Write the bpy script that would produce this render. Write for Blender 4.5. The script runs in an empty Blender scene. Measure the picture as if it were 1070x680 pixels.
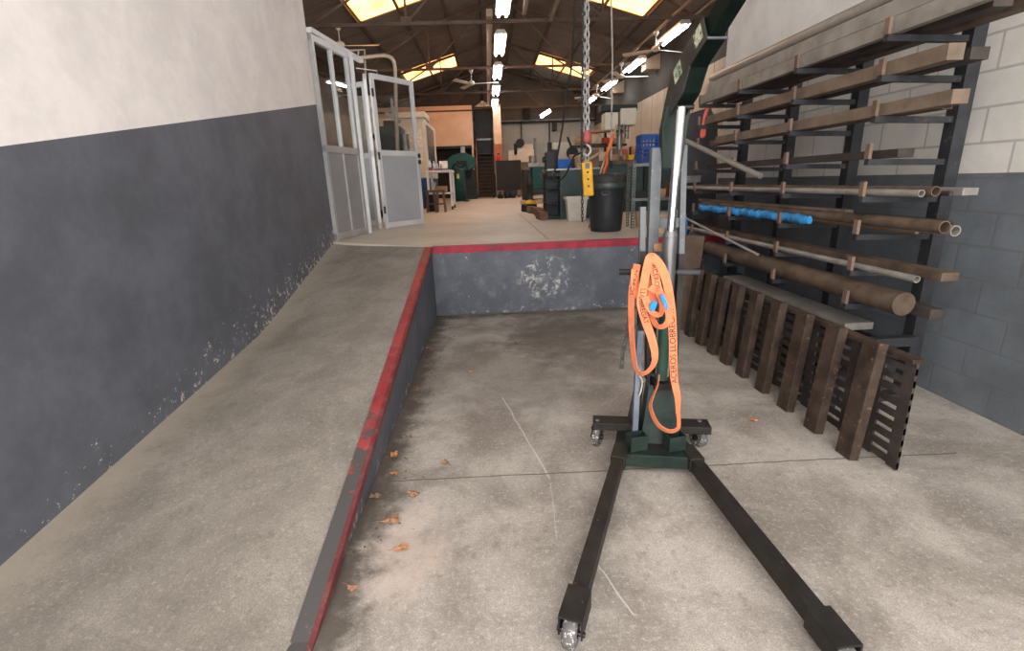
import bpy, bmesh, math, random
from mathutils import Vector, Matrix
random.seed(7)
S = bpy.context.scene
COL = S.collection
# ------------------------------------------------------------------ camera
CAMP = Vector((0, 0, 1.55))
RM = Matrix(((0.99831704, 0.04618406, -0.0350731), (-0.04657339, 0.27813629, -0.95941186), (-0.03455443, 0.95943068, 0.27981915)))
F = 515.0
cd = bpy.data.cameras.new('camera'); cam = bpy.data.objects.new('camera', cd); COL.objects.link(cam)
cam.matrix_world = Matrix.Translation(CAMP) @ RM.to_4x4()
cd.sensor_width = 36; cd.lens = 36 * F / 1070; cd.clip_start = .05; cd.clip_end = 200
S.camera = cam
# ------------------------------------------------------------------ world, sun, exposure
S.view_settings.view_transform = 'Standard'; S.view_settings.look = 'None'
S.view_settings.gamma = 1; S.view_settings.use_curve_mapping = False
S.view_settings.exposure = 0.0
w = bpy.data.worlds.new('World'); S.world = w; w.use_nodes = True
wb = w.node_tree.nodes['Background']; wb.inputs[0].default_value = (1.0, .98, .96, 1); wb.inputs[1].default_value = 6.6
SUN = 5.8
sl = bpy.data.lights.new('sun', 'SUN'); sl.energy = SUN; sl.angle = .02; sl.color = (1, .93, .82)
so = bpy.data.objects.new('sun', sl); COL.objects.link(so); so.rotation_euler = (math.radians(-18), math.radians(6), 0)
pl = bpy.data.lights.new('entrance_portal', 'AREA'); pl.shape = 'RECTANGLE'; pl.size = 5.3; pl.size_y = 5.6; pl.cycles.is_portal = True
po = bpy.data.objects.new('entrance_portal', pl); COL.objects.link(po); po.location = (.46, -1.45, 2.8); po.rotation_euler = (math.radians(90), 0, math.radians(180))
po.rotation_euler = Vector((0, 1, 0)).to_track_quat('-Z', 'Z').to_euler()
TUBE = 30.0
H = .84          # height of the raised workshop floor above the loading pit
# ------------------------------------------------------------------ helpers
def ray(px, py): return RM @ Vector(((px - 535) / F, (340 - py) / F, -1))
def at(px, py, Y): d = ray(px, py); return CAMP + d * (Y / d.y)
def onz(px, py, z): d = ray(px, py); return CAMP + d * ((z - CAMP.z) / d.z)
def V(*a): return Vector(a)

def nn(nt, t, **k):
    n = nt.nodes.new(t)
    for a, b in k.items():
        if hasattr(n, a): setattr(n, a, b)
        else: n.inputs[a].default_value = b
    return n
def mth(nt, op, a, b=None, c=None, clamp=False):
    n = nt.nodes.new('ShaderNodeMath'); n.operation = op; n.use_clamp = clamp
    for i, v in enumerate((a, b, c)):
        if v is None: continue
        if hasattr(v, 'is_output'): nt.links.new(v, n.inputs[i])
        else: n.inputs[i].default_value = v
    return n.outputs[0]
def mix(nt, f, a, b, bt='MIX'):
    n = nt.nodes.new('ShaderNodeMix'); n.data_type = 'RGBA'; n.blend_type = bt
    for i, v in ((0, f), (6, a), (7, b)):
        if hasattr(v, 'is_output'): nt.links.new(v, n.inputs[i])
        elif i == 0: n.inputs[0].default_value = v
        else: n.inputs[i].default_value = (*v[:3], 1)
    return n.outputs[2]
def noise(nt, co, sc, det=4, rough=.6, dist=0):
    n = nn(nt, 'ShaderNodeTexNoise'); n.inputs['Scale'].default_value = sc; n.inputs['Detail'].default_value = det
    n.inputs['Roughness'].default_value = rough; n.inputs['Distortion'].default_value = dist
    nt.links.new(co, n.inputs['Vector']); return n.outputs[0]
def ramp(nt, f, a, b, lo=0., hi=1.):
    n = nn(nt, 'ShaderNodeMapRange'); n.interpolation_type = 'SMOOTHSTEP'
    nt.links.new(f, n.inputs[0])
    for i, v in ((1, a), (2, b), (3, lo), (4, hi)): n.inputs[i].default_value = v
    return n.outputs[0]
def new_mat(name):
    m = bpy.data.materials.new(name); m.use_nodes = True; nt = m.node_tree
    b = nt.nodes['Principled BSDF']; geo = nt.nodes.new('ShaderNodeNewGeometry')
    return m, nt, b, geo.outputs['Position']
def bump(nt, b, h, st=.3, d=.01):
    n = nn(nt, 'ShaderNodeBump'); n.inputs['Strength'].default_value = st; n.inputs['Distance'].default_value = d
    nt.links.new(h, n.inputs['Height']); nt.links.new(n.outputs[0], b.inputs['Normal'])
MC = {}
def M(name, col=None, rough=.6, metal=0., var=.25, sc=9, wear=None, wamt=.62, bp=.15, ws=None):
    """painted / raw surface with mottling; wear = colour that shows through in patches"""
    if name in MC: return MC[name]
    m, nt, b, co = new_mat(name)
    a = noise(nt, co, sc, 5); f = ramp(nt, a, .3, .7)
    c = mix(nt, f, tuple(x * (1 - var) for x in col), tuple(min(1, x * (1 + var)) for x in col))
    if wear:
        n2 = noise(nt, co, ws or sc * 3.1, 6, .7); c = mix(nt, ramp(nt, n2, wamt, wamt + .05), c, wear)
    nt.links.new(c, b.inputs['Base Color']); b.inputs['Metallic'].default_value = metal; b.inputs['Specular IOR Level'].default_value = .28
    r = mth(nt, 'MULTIPLY_ADD', a, .3, rough - .15, clamp=True); nt.links.new(r, b.inputs['Roughness'])
    if bp: bump(nt, b, noise(nt, co, sc * 6, 3), bp, .003)
    MC[name] = m; return m

class MB:
    def __init__(s, mtx=None): s.v = []; s.f = []; s.m = mtx; s.sm = []
    def add(s, vs, fs, smooth=False):
        o = len(s.v)
        for p in vs:
            p = Vector(p); s.v.append(s.m @ p if s.m else p)
        for f in fs: s.f.append([i + o for i in f]); s.sm.append(smooth)
        return s
    def box(s, x0, x1, y0, y1, z0, z1):
        return s.add([(x0, y0, z0), (x1, y0, z0), (x1, y1, z0), (x0, y1, z0), (x0, y0, z1), (x1, y0, z1), (x1, y1, z1), (x0, y1, z1)],
                     [(0, 3, 2, 1), (4, 5, 6, 7), (0, 1, 5, 4), (1, 2, 6, 5), (2, 3, 7, 6), (3, 0, 4, 7)])
    def cbox(s, c, sx, sy, sz, rz=0, rx=0, ry=0):
        R = Matrix.Rotation(rz, 3, 'Z') @ Matrix.Rotation(rx, 3, 'X') @ Matrix.Rotation(ry, 3, 'Y'); c = Vector(c)
        P = [c + R @ Vector((a * sx / 2, b * sy / 2, d * sz / 2)) for d in (-1, 1) for a, b in ((-1, -1), (1, -1), (1, 1), (-1, 1))]
        return s.add(P, [(0, 3, 2, 1), (4, 5, 6, 7), (0, 1, 5, 4), (1, 2, 6, 5), (2, 3, 7, 6), (3, 0, 4, 7)])
    def beam(s, a, b, w, h, up=(0, 0, 1), hollow=0):
        a, b = Vector(a), Vector(b); d = (b - a).normalized(); r = d.cross(Vector(up))
        if r.length < 1e-4: r = d.cross(Vector((0, 1, 0)))
        r.normalize(); u = r.cross(d)
        Q = [(-1, -1), (1, -1), (1, 1), (-1, 1)]
        P = [p + r * (i * w / 2) + u * (j * h / 2) for p in (a, b) for i, j in Q]
        if not hollow:
            return s.add(P, [(0, 1, 2, 3), (7, 6, 5, 4), (0, 4, 5, 1), (1, 5, 6, 2), (2, 6, 7, 3), (3, 7, 4, 0)])
        P += [p + r * (i * (w / 2 - hollow)) + u * (j * (h / 2 - hollow)) for p in (a, b) for i, j in Q]
        fs = []
        for k in range(4):
            l = (k + 1) % 4
            fs += [(k, k + 4, l + 4, l), (8 + k, 8 + l, 12 + l, 12 + k), (k, l, 8 + l, 8 + k), (4 + k, 12 + k, 12 + l, 4 + l)]
        return s.add(P, fs)
    def channel(s, a, b, w, h, t=.006, up=(0, 0, 1)):
        """U channel, web towards -up"""
        a, b = Vector(a), Vector(b); d = (b - a).normalized(); r = d.cross(Vector(up)).normalized(); u = r.cross(d)
        prof = [(-w/2, h/2), (-w/2, -h/2), (w/2, -h/2), (w/2, h/2), (w/2 - t, h/2), (w/2 - t, -h/2 + t), (-w/2 + t, -h/2 + t), (-w/2 + t, h/2)]
        n = len(prof); P = [p + r * i + u * j for p in (a, b) for i, j in prof]
        return s.add(P, [(k, (k+1) % n, (k+1) % n + n, k + n) for k in range(n)] + [(0, 7, 6, 1), (1, 6, 5, 2), (2, 5, 4, 3), (8, 9, 14, 15), (9, 10, 13, 14), (10, 11, 12, 13)])
    def cyl(s, a, b, r0, r1=None, n=16, cap=True):
        r1 = r0 if r1 is None else r1; a, b = Vector(a), Vector(b); d = (b - a).normalized()
        x = d.orthogonal().normalized(); y = d.cross(x)
        P = [p + (x * math.cos(t) + y * math.sin(t)) * r for p, r in ((a, r0), (b, r1)) for t in [2 * math.pi * k / n for k in range(n)]]
        s.add(P, [(k, (k + 1) % n, (k + 1) % n + n, k + n) for k in range(n)], True)
        if cap: s.add(P, [tuple(range(n))[::-1], tuple(range(n, 2 * n))])
        return s
    def tube(s, pts, r, n=8, closed=False):
        pts = [Vector(p) for p in pts]; L = len(pts); rings = []; x = None
        for i, p in enumerate(pts):
            if closed: d = pts[(i + 1) % L] - pts[i - 1]
            else: d = pts[min(i + 1, L - 1)] - pts[max(i - 1, 0)]
            d.normalize()
            x = d.orthogonal().normalized() if x is None else (x - d * x.dot(d)).normalized()
            y = d.cross(x); rr = r[i] if isinstance(r, (list, tuple)) else r
            rings += [p + (x * math.cos(2*math.pi*k/n) + y * math.sin(2*math.pi*k/n)) * rr for k in range(n)]
        fs = []
        for i in range(L if closed else L - 1):
            j = (i + 1) % L
            fs += [(i*n + k, i*n + (k+1) % n, j*n + (k+1) % n, j*n + k) for k in range(n)]
        s.add(rings, fs, True)
        if not closed: s.add(rings[:n], [tuple(range(n))[::-1]]); s.add(rings[-n:], [tuple(range(n))])
        return s
    def lathe(s, c, prof, n=28, axis='z'):
        c = Vector(c); P = []
        for r, z in prof:
            for k in range(n):
                t = 2 * math.pi * k / n
                q = Vector((r * math.cos(t), r * math.sin(t), z))
                if axis == 'x': q = Vector((q.z, q.x, q.y))
                if axis == 'y': q = Vector((q.x, q.z, q.y))
                P.append(c + q)
        return s.add(P, [(i*n + k, i*n + (k+1) % n, (i+1)*n + (k+1) % n, (i+1)*n + k) for i in range(len(prof) - 1) for k in range(n)], True)
    def prism(s, poly, off):
        """poly: list of 3D points; off: extrusion vector"""
        n = len(poly); off = Vector(off); P = [Vector(p) for p in poly]; P += [p + off for p in P]
        return s.add(P, [tuple(range(n))[::-1], tuple(range(n, 2*n))] + [(k, (k+1) % n, (k+1) % n + n, k + n) for k in range(n)])
    def build(s, name, mat, parent=None, bevel=0):
        me = bpy.data.meshes.new(name); o = bpy.data.objects.new(name, me); COL.objects.link(o)
        if parent is None:
            xs = [p.x for p in s.v]; ys = [p.y for p in s.v]; zs = [p.z for p in s.v]
            W = Vector(((min(xs) + max(xs)) / 2, (min(ys) + max(ys)) / 2, min(zs))); o.location = W
        else: o.parent = parent; W = WL[parent.name]
        WL[o.name] = W
        me.from_pydata([p - W for p in s.v], [], s.f)
        for p, q in zip(me.polygons, s.sm): p.use_smooth = q
        bm = bmesh.new(); bm.from_mesh(me); bmesh.ops.recalc_face_normals(bm, faces=bm.faces); bm.to_mesh(me); bm.free()
        me.materials.append(mat)
        if bevel:
            md = o.modifiers.new('bevel', 'BEVEL'); md.width = bevel; md.segments = 2; md.limit_method = 'ANGLE'
        return o
WL = {}
def tag(o, label, cat, group=None, kind=None):
    if label: o['label'] = label
    if cat: o['category'] = cat
    if group: o['group'] = group
    if kind: o['kind'] = kind
    return o
def T(name, label, cat, loc, group=None):
    o = bpy.data.objects.new(name, None); COL.objects.link(o); o.location = Vector(loc); WL[o.name] = Vector(loc)
    o.empty_display_size = .05
    return tag(o, label, cat, group)
def struct(mb, name, mat, bevel=0):
    o = mb.build(name, mat, None, bevel); o['kind'] = 'structure'; return o
def copy_tree(o, loc=None, label=None, parent=None):
    c = o.copy(); COL.objects.link(c)
    if parent: c.parent = parent
    if loc is not None: c.location = Vector(loc)
    if label: c['label'] = label
    for ch in list(o.children): copy_tree(ch, None, None, c)
    return c
def one(mb, name, mat, label, cat, group=None, bevel=0, kind=None):
    return tag(mb.build(name, mat, None, bevel), label, cat, group, kind)
def cr(pts, n=8):
    """Catmull-Rom through points (any dimension)"""
    pts = [Vector(p) for p in pts]; out = []
    P = [pts[0] * 2 - pts[1]] + pts + [pts[-1] * 2 - pts[-2]]
    for i in range(1, len(P) - 2):
        a, b, c, d = P[i-1:i+3]
        for k in range(n):
            t = k / n
            out.append(.5 * ((2*b) + (c - a)*t + (2*a - 5*b + 4*c - d)*t*t + (3*b - a - 3*c + d)*t**3))
    out.append(pts[-1]); return out

# ------------------------------------------------------------------ materials of the building
def concrete(name, c0, c1, c2, sc=1.2, rough=.78, extra=None):
    m, nt, b, co = new_mat(name)
    a = noise(nt, co, sc, 8, .65, .4); f = noise(nt, co, sc * 9, 6, .75); g = noise(nt, co, 170, 2, .6)
    c = mix(nt, ramp(nt, a, .33, .68), c0, c1)
    c = mix(nt, ramp(nt, f, .52, .72, 0, .6), c, c2)
    g2 = noise(nt, co, 48, 5, .8)
    c = mix(nt, ramp(nt, g, .35, .7, 0, .5), c, tuple(x * .55 for x in c0))
    c = mix(nt, ramp(nt, g2, .5, .75, 0, .55), c, tuple(min(1, x * 1.55) for x in c1))
    c = mix(nt, ramp(nt, noise(nt, co, 22, 6, .8, .5), .56, .74, 0, .6), c, tuple(x * .5 for x in c0))
    c = mix(nt, ramp(nt, noise(nt, co, 60, 2), .73, .76, 0, .55), c, (.6, .56, .5))
    if extra: c = extra(nt, co, c)
    nt.links.new(c, b.inputs['Base Color']); b.inputs['Roughness'].default_value = rough
    bump(nt, b, g, .25, .003); return m
def sepxyz(nt, co):
    n = nn(nt, 'ShaderNodeSeparateXYZ'); nt.links.new(co, n.inputs[0]); return n.outputs
def line_mask(nt, co, p, q, wd, soft=1.0, nz=None):
    """thin line p-q on the ground (world x, y)"""
    X, Y, _ = sepxyz(nt, co); d = Vector((q[0]-p[0], q[1]-p[1])); L = d.length; d.normalize()
    u = mth(nt, 'ADD', mth(nt, 'MULTIPLY', mth(nt, 'SUBTRACT', X, p[0]), d.x), mth(nt, 'MULTIPLY', mth(nt, 'SUBTRACT', Y, p[1]), d.y))
    v = mth(nt, 'SUBTRACT', mth(nt, 'MULTIPLY', mth(nt, 'SUBTRACT', X, p[0]), d.y), mth(nt, 'MULTIPLY', mth(nt, 'SUBTRACT', Y, p[1]), d.x))
    n = mth(nt, 'MULTIPLY', mth(nt, 'SUBTRACT', noise(nt, co, 4, 3), .5), .03)
    v = mth(nt, 'ABSOLUTE', mth(nt, 'ADD', v, n))
    k = ramp(nt, v, wd * .4, wd, 1, 0)
    k = mth(nt, 'MULTIPLY', k, mth(nt, 'GREATER_THAN', u, 0)); k = mth(nt, 'MULTIPLY', k, mth(nt, 'LESS_THAN', u, L))
    return mth(nt, 'MULTIPLY', k, soft)
def pit_extra(nt, co, c):
    X, Y, Z = sepxyz(nt, co)
    # dirt band swept against the ramp wall and the back wall, dark greasy stains
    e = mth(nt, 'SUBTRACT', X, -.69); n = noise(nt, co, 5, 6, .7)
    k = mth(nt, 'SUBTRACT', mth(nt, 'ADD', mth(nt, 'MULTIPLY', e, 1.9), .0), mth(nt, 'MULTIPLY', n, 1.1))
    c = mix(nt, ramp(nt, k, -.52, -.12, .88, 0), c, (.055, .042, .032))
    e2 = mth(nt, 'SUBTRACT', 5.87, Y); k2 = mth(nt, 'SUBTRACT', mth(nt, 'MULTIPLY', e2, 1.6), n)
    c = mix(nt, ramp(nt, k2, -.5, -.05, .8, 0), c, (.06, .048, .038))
    st = noise(nt, co, .9, 4, .6)
    r = mth(nt, 'ADD', mth(nt, 'POWER', mth(nt, 'SUBTRACT', X, .75), 2), mth(nt, 'POWER', mth(nt, 'MULTIPLY', mth(nt, 'SUBTRACT', Y, 4.9), .8), 2))
    c = mix(nt, ramp(nt, mth(nt, 'ADD', r, mth(nt, 'MULTIPLY', n, 1.4)), .7, 1.4, .75, 0), c, (.085, .07, .056))
    r2 = mth(nt, 'ADD', mth(nt, 'POWER', mth(nt, 'SUBTRACT', X, .05), 2), mth(nt, 'POWER', mth(nt, 'MULTIPLY', mth(nt, 'SUBTRACT', Y, 3.9), .7), 2))
    c = mix(nt, ramp(nt, mth(nt, 'ADD', r2, mth(nt, 'MULTIPLY', n, 1.2)), .65, 1.2, .4, 0), c, (.11, .095, .08))
    p, q = onz(525, 415, 0), onz(575, 500, 0); c = mix(nt, line_mask(nt, co, p.xy, q.xy, .007, .38), c, (.62, .6, .56))
    p, q = onz(575, 505, 0), onz(582, 560, 0); c = mix(nt, line_mask(nt, co, p.xy, q.xy, .004, .25), c, (.62, .6, .56))
    p, q = onz(624, 588, 0), onz(662, 642, 0); c = mix(nt, line_mask(nt, co, p.xy, q.xy, .004, .5), c, (.66, .64, .6))
    p, q = onz(405, 503, 0), onz(1000, 473, 0); c = mix(nt, line_mask(nt, co, p.xy, q.xy, .007, .85), c, (.07, .06, .05))
    fl = noise(nt, co, 9, 6, .85)
    c = mix(nt, ramp(nt, fl, .685, .70, 0, .6), c, (.56, .53, .49))
    pk = mth(nt, 'ADD', mth(nt, 'POWER', mth(nt, 'SUBTRACT', X, -.42), 2), mth(nt, 'MULTIPLY', mth(nt, 'POWER', mth(nt, 'SUBTRACT', Y, 1.85), 2), .35))
    c = mix(nt, ramp(nt, mth(nt, 'ADD', pk, mth(nt, 'MULTIPLY', n, .16)), .07, .13, .6, 0), c, (.50, .40, .34))
    return c
m_pit = concrete('pit_concrete', (.215, .185, .157), (.45, .408, .36), (.15, .125, .104), 1.9, .8, pit_extra)
def ramp_extra(nt, co, c):
    X, Y, Z = sepxyz(nt, co); n = noise(nt, co, 4, 5, .7)
    e = mth(nt, 'ADD', X, 2.17)
    k = mth(nt, 'ADD', e, mth(nt, 'MULTIPLY', n, .35))
    c = mix(nt, ramp(nt, k, .2, .5, .8, 0), c, (.33, .285, .225))
    c = mix(nt, ramp(nt, mth(nt, 'MULTIPLY', n, 1), .55, .75, 0, .3), c, (.17, .145, .11))
    return c
m_ramp = concrete('ramp_concrete', (.185, .162, .135), (.295, .262, .222), (.13, .11, .088), 1.9, .85, ramp_extra)
def hall_extra(nt, co, c):
    for a, b in (((1.05, 12.2), (-.4, 26)), ((.2, 5.9), (.15, 8.0))): pass
    p, q = onz(573, 250, H), onz(541, 222, H)
    return mix(nt, line_mask(nt, co, p.xy, q.xy, .02, .6), c, (.14, .11, .08))
m_hall = concrete('hall_concrete', (.50, .44, .36), (.66, .59, .49), (.42, .36, .29), 1.0, .5, hall_extra)

def wall_paint(name, upper, lower, zfun, chips=True, block=False):
    """two-tone painted wall: zfun(nt, co) -> 1 above the paint line"""
    m, nt, b, co = new_mat(name); X, Y, Z = sepxyz(nt, co)
    n = noise(nt, co, 2.2, 6, .7); n3 = noise(nt, co, 14, 6, .75)
    up = mix(nt, ramp(nt, n, .3, .7), tuple(x * .84 for x in upper), upper)
    up = mix(nt, ramp(nt, n3, .62, .72, 0, .25), up, tuple(x * .6 for x in upper))
    lo = mix(nt, ramp(nt, n, .3, .7), tuple(x * .75 for x in lower), tuple(x * 1.15 for x in lower))
    if chips:
        lo = mix(nt, ramp(nt, n3, .72, .735, 0, .8), lo, (.55, .52, .48))
    msk = zfun(nt, X, Y, Z)
    c = mix(nt, msk, lo, up); nt.links.new(c, b.inputs['Base Color']); b.inputs['Roughness'].default_value = .6
    if block:
        br = nn(nt, 'ShaderNodeTexBrick'); cm = nn(nt, 'ShaderNodeCombineXYZ'); nt.links.new(Y, cm.inputs[0]); nt.links.new(Z, cm.inputs[1]); nt.links.new(cm.outputs[0], br.inputs['Vector'])
        br.inputs['Scale'].default_value = 1; br.inputs['Brick Width'].default_value = .42; br.inputs['Row Height'].default_value = .21; br.inputs['Mortar Size'].default_value = .008
        c = mix(nt, mth(nt, 'MULTIPLY', br.outputs['Fac'], .4), c, (.12, .11, .1)); nt.links.new(c, b.inputs['Base Color'])
        bump(nt, b, mth(nt, 'SUBTRACT', 1, br.outputs['Fac']), .6, .01)
    else: bump(nt, b, n3, .15, .004)
    return m
def left_line(nt, X, Y, Z):
    zl = mth(nt, 'MULTIPLY_ADD', Y, .178, 1.345); return mth(nt, 'GREATER_THAN', Z, zl)
m_wl = wall_paint('left_wall_paint', (.86, .81, .78), (.10, .107, .128), left_line, False)
# chips of white showing through near the foot of the left wall
nt = m_wl.node_tree; b = nt.nodes['Principled BSDF']; co = [n for n in nt.nodes if n.type == 'NEW_GEOMETRY'][0].outputs['Position']
src = b.inputs['Base Color'].links[0].from_socket; X, Y, Z = sepxyz(nt, co)
foot = mth(nt, 'SUBTRACT', Z, mth(nt, 'MULTIPLY_ADD', Y, .215, -.68))
nz = noise(nt, co, 16, 6, .8)
k = mth(nt, 'MULTIPLY', ramp(nt, mth(nt, 'SUBTRACT', nz, mth(nt, 'MULTIPLY', foot, .24)), .54, .56), mth(nt, 'LESS_THAN', foot, .75))
nt.links.new(mix(nt, k, src, (.55, .50, .44)), b.inputs['Base Color'])

def pit_line(nt, X, Y, Z): return mth(nt, 'GREATER_THAN', Z, 50)
def pitwall(name):
    m, nt, b, co = new_mat(name); X, Y, Z = sepxyz(nt, co)
    n = noise(nt, co, 2.5, 6, .7); n3 = noise(nt, co, 11, 7, .8)
    c = mix(nt, ramp(nt, n, .3, .7), (.055, .062, .08), (.092, .102, .125))
    c = mix(nt, ramp(nt, noise(nt, co, 6, 6, .7), .52, .68, 0, .45), c, (.17, .175, .185))
    c = mix(nt, ramp(nt, n3, .655, .67, 0, .9), c, (.50, .47, .43))
    low = mth(nt, 'SUBTRACT', n3, mth(nt, 'MULTIPLY', Z, .9))
    c = mix(nt, ramp(nt, low, .52, .56, 0, .75), c, (.46, .42, .37))
    wp = mth(nt, 'ADD', mth(nt, 'POWER', mth(nt, 'MULTIPLY', mth(nt, 'SUBTRACT', X, .62), 2.6), 2), mth(nt, 'POWER', mth(nt, 'MULTIPLY', mth(nt, 'SUBTRACT', Z, .42), 3.2), 2))
    c = mix(nt, mth(nt, 'MULTIPLY', ramp(nt, wp, .3, 1.0, 1, 0), ramp(nt, noise(nt, co, 9, 7, .8, .6), .52, .58, 0, .75)), c, (.48, .46, .43))
    c = mix(nt, ramp(nt, mth(nt, 'ADD', Z, mth(nt, 'MULTIPLY', n, .06)), .03, .06, .8, 0), c, (.06, .045, .035))
    nt.links.new(c, b.inputs['Base Color']); b.inputs['Roughness'].default_value = .55; bump(nt, b, n3, .3, .004); return m
m_pw = pitwall('pit_wall_paint')
def redtrim(name):
    m, nt, b, co = new_mat(name); X, Y, Z = sepxyz(nt, co)
    n = noise(nt, co, 7, 6, .75)
    c = mix(nt, ramp(nt, noise(nt, co, 3, 4), .3, .7), (.22, .012, .02), (.34, .05, .05))
    # worn through to the dark steel, more towards the foot of the ramp where wheels run over it
    wv = mth(nt, 'MULTIPLY_ADD', Y, .24, -.075); wv = mth(nt, 'MINIMUM', wv, .74)
    k = ramp(nt, mth(nt, 'SUBTRACT', n, wv), -.03, .0)
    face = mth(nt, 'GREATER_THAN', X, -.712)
    c = mix(nt, mth(nt, 'MULTIPLY', face, .75), c, (.085, .008, .012))  # shade on the outer face painted in as a darker red
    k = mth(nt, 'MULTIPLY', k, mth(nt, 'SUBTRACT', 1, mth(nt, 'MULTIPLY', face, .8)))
    c = mix(nt, ramp(nt, noise(nt, co, 9, 6, .8), .48, .62, 0, .6), c, (.19, .085, .075))
    c = mix(nt, k, c, (.07, .065, .063))
    c = mix(nt, ramp(nt, noise(nt, co, 24, 5, .8), .6, .68, 0, .4), c, (.12, .07, .06))
    c = mix(nt, ramp(nt, noise(nt, co, 12, 5, .8), .62, .66, 0, .3), c, (.35, .24, .2))
    nt.links.new(c, b.inputs['Base Color']); b.inputs['Roughness'].default_value = .5; bump(nt, b, n, .2, .002); return m
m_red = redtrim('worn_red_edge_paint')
def plain_mask(z):
    return lambda nt, X, Y, Z: mth(nt, 'GREATER_THAN', Z, z)
m_block = wall_paint('block_wall', (.66, .63, .585), (.13, .145, .16), plain_mask(1.50), False, True)
m_upr = M('cream_render', (.74, .72, .68), .8, 0, .1, 2)
m_back = wall_paint('back_wall_paint', (.33, .335, .30), (.045, .065, .07), plain_mask(1.95), False, False)
def planks(name):
    m, nt, b, co = new_mat(name); X, Y, Z = sepxyz(nt, co)
    f = mth(nt, 'FRACT', mth(nt, 'MULTIPLY', Y, .85)); g = ramp(nt, f, .0, .05, 0, 1)
    c = mix(nt, noise(nt, co, 1.2, 5), (.30, .23, .16), (.48, .39, .29)); c = mix(nt, g, (.08, .06, .045), c)
    nt.links.new(c, b.inputs['Base Color']); b.inputs['Roughness'].default_value = .8; return m
m_plank = planks('plank_wall')
m_brown = M('dark_brown', (.05, .042, .035), .9, 0, .25, 1.5)
def roofm(name):
    m, nt, b, co = new_mat(name); X, Y, Z = sepxyz(nt, co)
    c = mix(nt, ramp(nt, noise(nt, co, .8, 6, .7), .3, .7), (.10, .084, .072), (.155, .132, .115))
    f = mth(nt, 'FRACT', mth(nt, 'MULTIPLY', X, .92)); g = mth(nt, 'FRACT', mth(nt, 'MULTIPLY', mth(nt, 'ADD', Y, mth(nt, 'MULTIPLY', mth(nt, 'FLOOR', mth(nt, 'MULTIPLY', X, .92)), .45)), .42))
    k = mth(nt, 'MAXIMUM', mth(nt, 'LESS_THAN', f, .025), mth(nt, 'LESS_THAN', g, .016))
    c = mix(nt, mth(nt, 'MULTIPLY', k, .7), c, (.02, .016, .013))
    nt.links.new(c, b.inputs['Base Color']); b.inputs['Roughness'].default_value = .9
    wv = mth(nt, 'SINE', mth(nt, 'MULTIPLY', Y, 42)); bump(nt, b, wv, .35, .02); return m
m_roof = roofm('fibre_cement_roof')
m_truss = M('truss_paint', (.105, .07, .052), .75, 0, .25, 3)
# translucent yellow roof sheet, lit by the sun above it
m_sky = bpy.data.materials.new('yellow_translucent_sheet'); m_sky.use_nodes = True; nt = m_sky.node_tree; nt.nodes.clear()
out = nn(nt, 'ShaderNodeOutputMaterial'); tr = nn(nt, 'ShaderNodeBsdfTranslucent'); df = nn(nt, 'ShaderNodeBsdfDiffuse'); mx = nn(nt, 'ShaderNodeMixShader')
geo = nn(nt, 'ShaderNodeNewGeometry'); n = noise(nt, geo.outputs['Position'], 1.1, 4)
c = mix(nt, ramp(nt, n, .35, .65), (.96, .36, .085), (.98, .50, .17)); c = mix(nt, ramp(nt, noise(nt, geo.outputs['Position'], 3.2, 5, .8), .6, .72, 0, .5), c, (.7, .28, .07))
nt.links.new(c, tr.inputs[0]); nt.links.new(c, df.inputs[0]); mx.inputs[0].default_value = .2
nt.links.new(tr.outputs[0], mx.inputs[1]); nt.links.new(df.outputs[0], mx.inputs[2]); nt.links.new(mx.outputs[0], out.inputs[0])
def emis(name, col, st):
    m = bpy.data.materials.new(name); m.use_nodes = True; b = m.node_tree.nodes['Principled BSDF']
    b.inputs['Base Color'].default_value = (.8, .8, .8, 1); b.inputs['Emission Color'].default_value = (*col, 1); b.inputs['Emission Strength'].default_value = st; return m
m_tube = emis('lit_fluorescent_tube', (.93, .97, 1), TUBE)
def glassm(name):
    m = bpy.data.materials.new(name); m.use_nodes = True; nt = m.node_tree; nt.nodes.clear()
    out = nn(nt, 'ShaderNodeOutputMaterial'); t = nn(nt, 'ShaderNodeBsdfTransparent'); g = nn(nt, 'ShaderNodeBsdfGlossy'); mx = nn(nt, 'ShaderNodeMixShader')
    t.inputs[0].default_value = (.86, .88, .88, 1); g.inputs['Roughness'].default_value = .02
    lw = nn(nt, 'ShaderNodeLayerWeight'); lw.inputs[0].default_value = .5
    f = mth(nt, 'MULTIPLY_ADD', mth(nt, 'POWER', lw.outputs['Facing'], 4), .9, .05, clamp=True); nt.links.new(f, mx.inputs[0])
    nt.links.new(t.outputs[0], mx.inputs[1]); nt.links.new(g.outputs[0], mx.inputs[2]); nt.links.new(mx.outputs[0], out.inputs[0]); return m
m_glass = glassm('window_glass')
m_alu = M('white_aluminium', (.55, .55, .56), .45, .1, .08, 3, wear=(.36, .35, .34), wamt=.66)
m_panel = M('grey_door_panel', (.33, .34, .365), .5, 0, .06, 2)
m_panel2 = M('brushed_grey_panel', (.30, .30, .31), .45, .3, .08, 2)

# ------------------------------------------------------------------ building shell
XW, XP, XR, XL, YB = -2.17, 3.1, 5.6, -5.5, 27.0
R = lambda x: 6.95 - .29 * abs(x - .55)
struct(MB().box(-.71, XP + .1, -2.6, 5.88, -.12, 0), 'floor', m_pit)
top = [(-.70, 5.87), (-1.7, 6.62), (XW, 7.05)]
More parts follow.
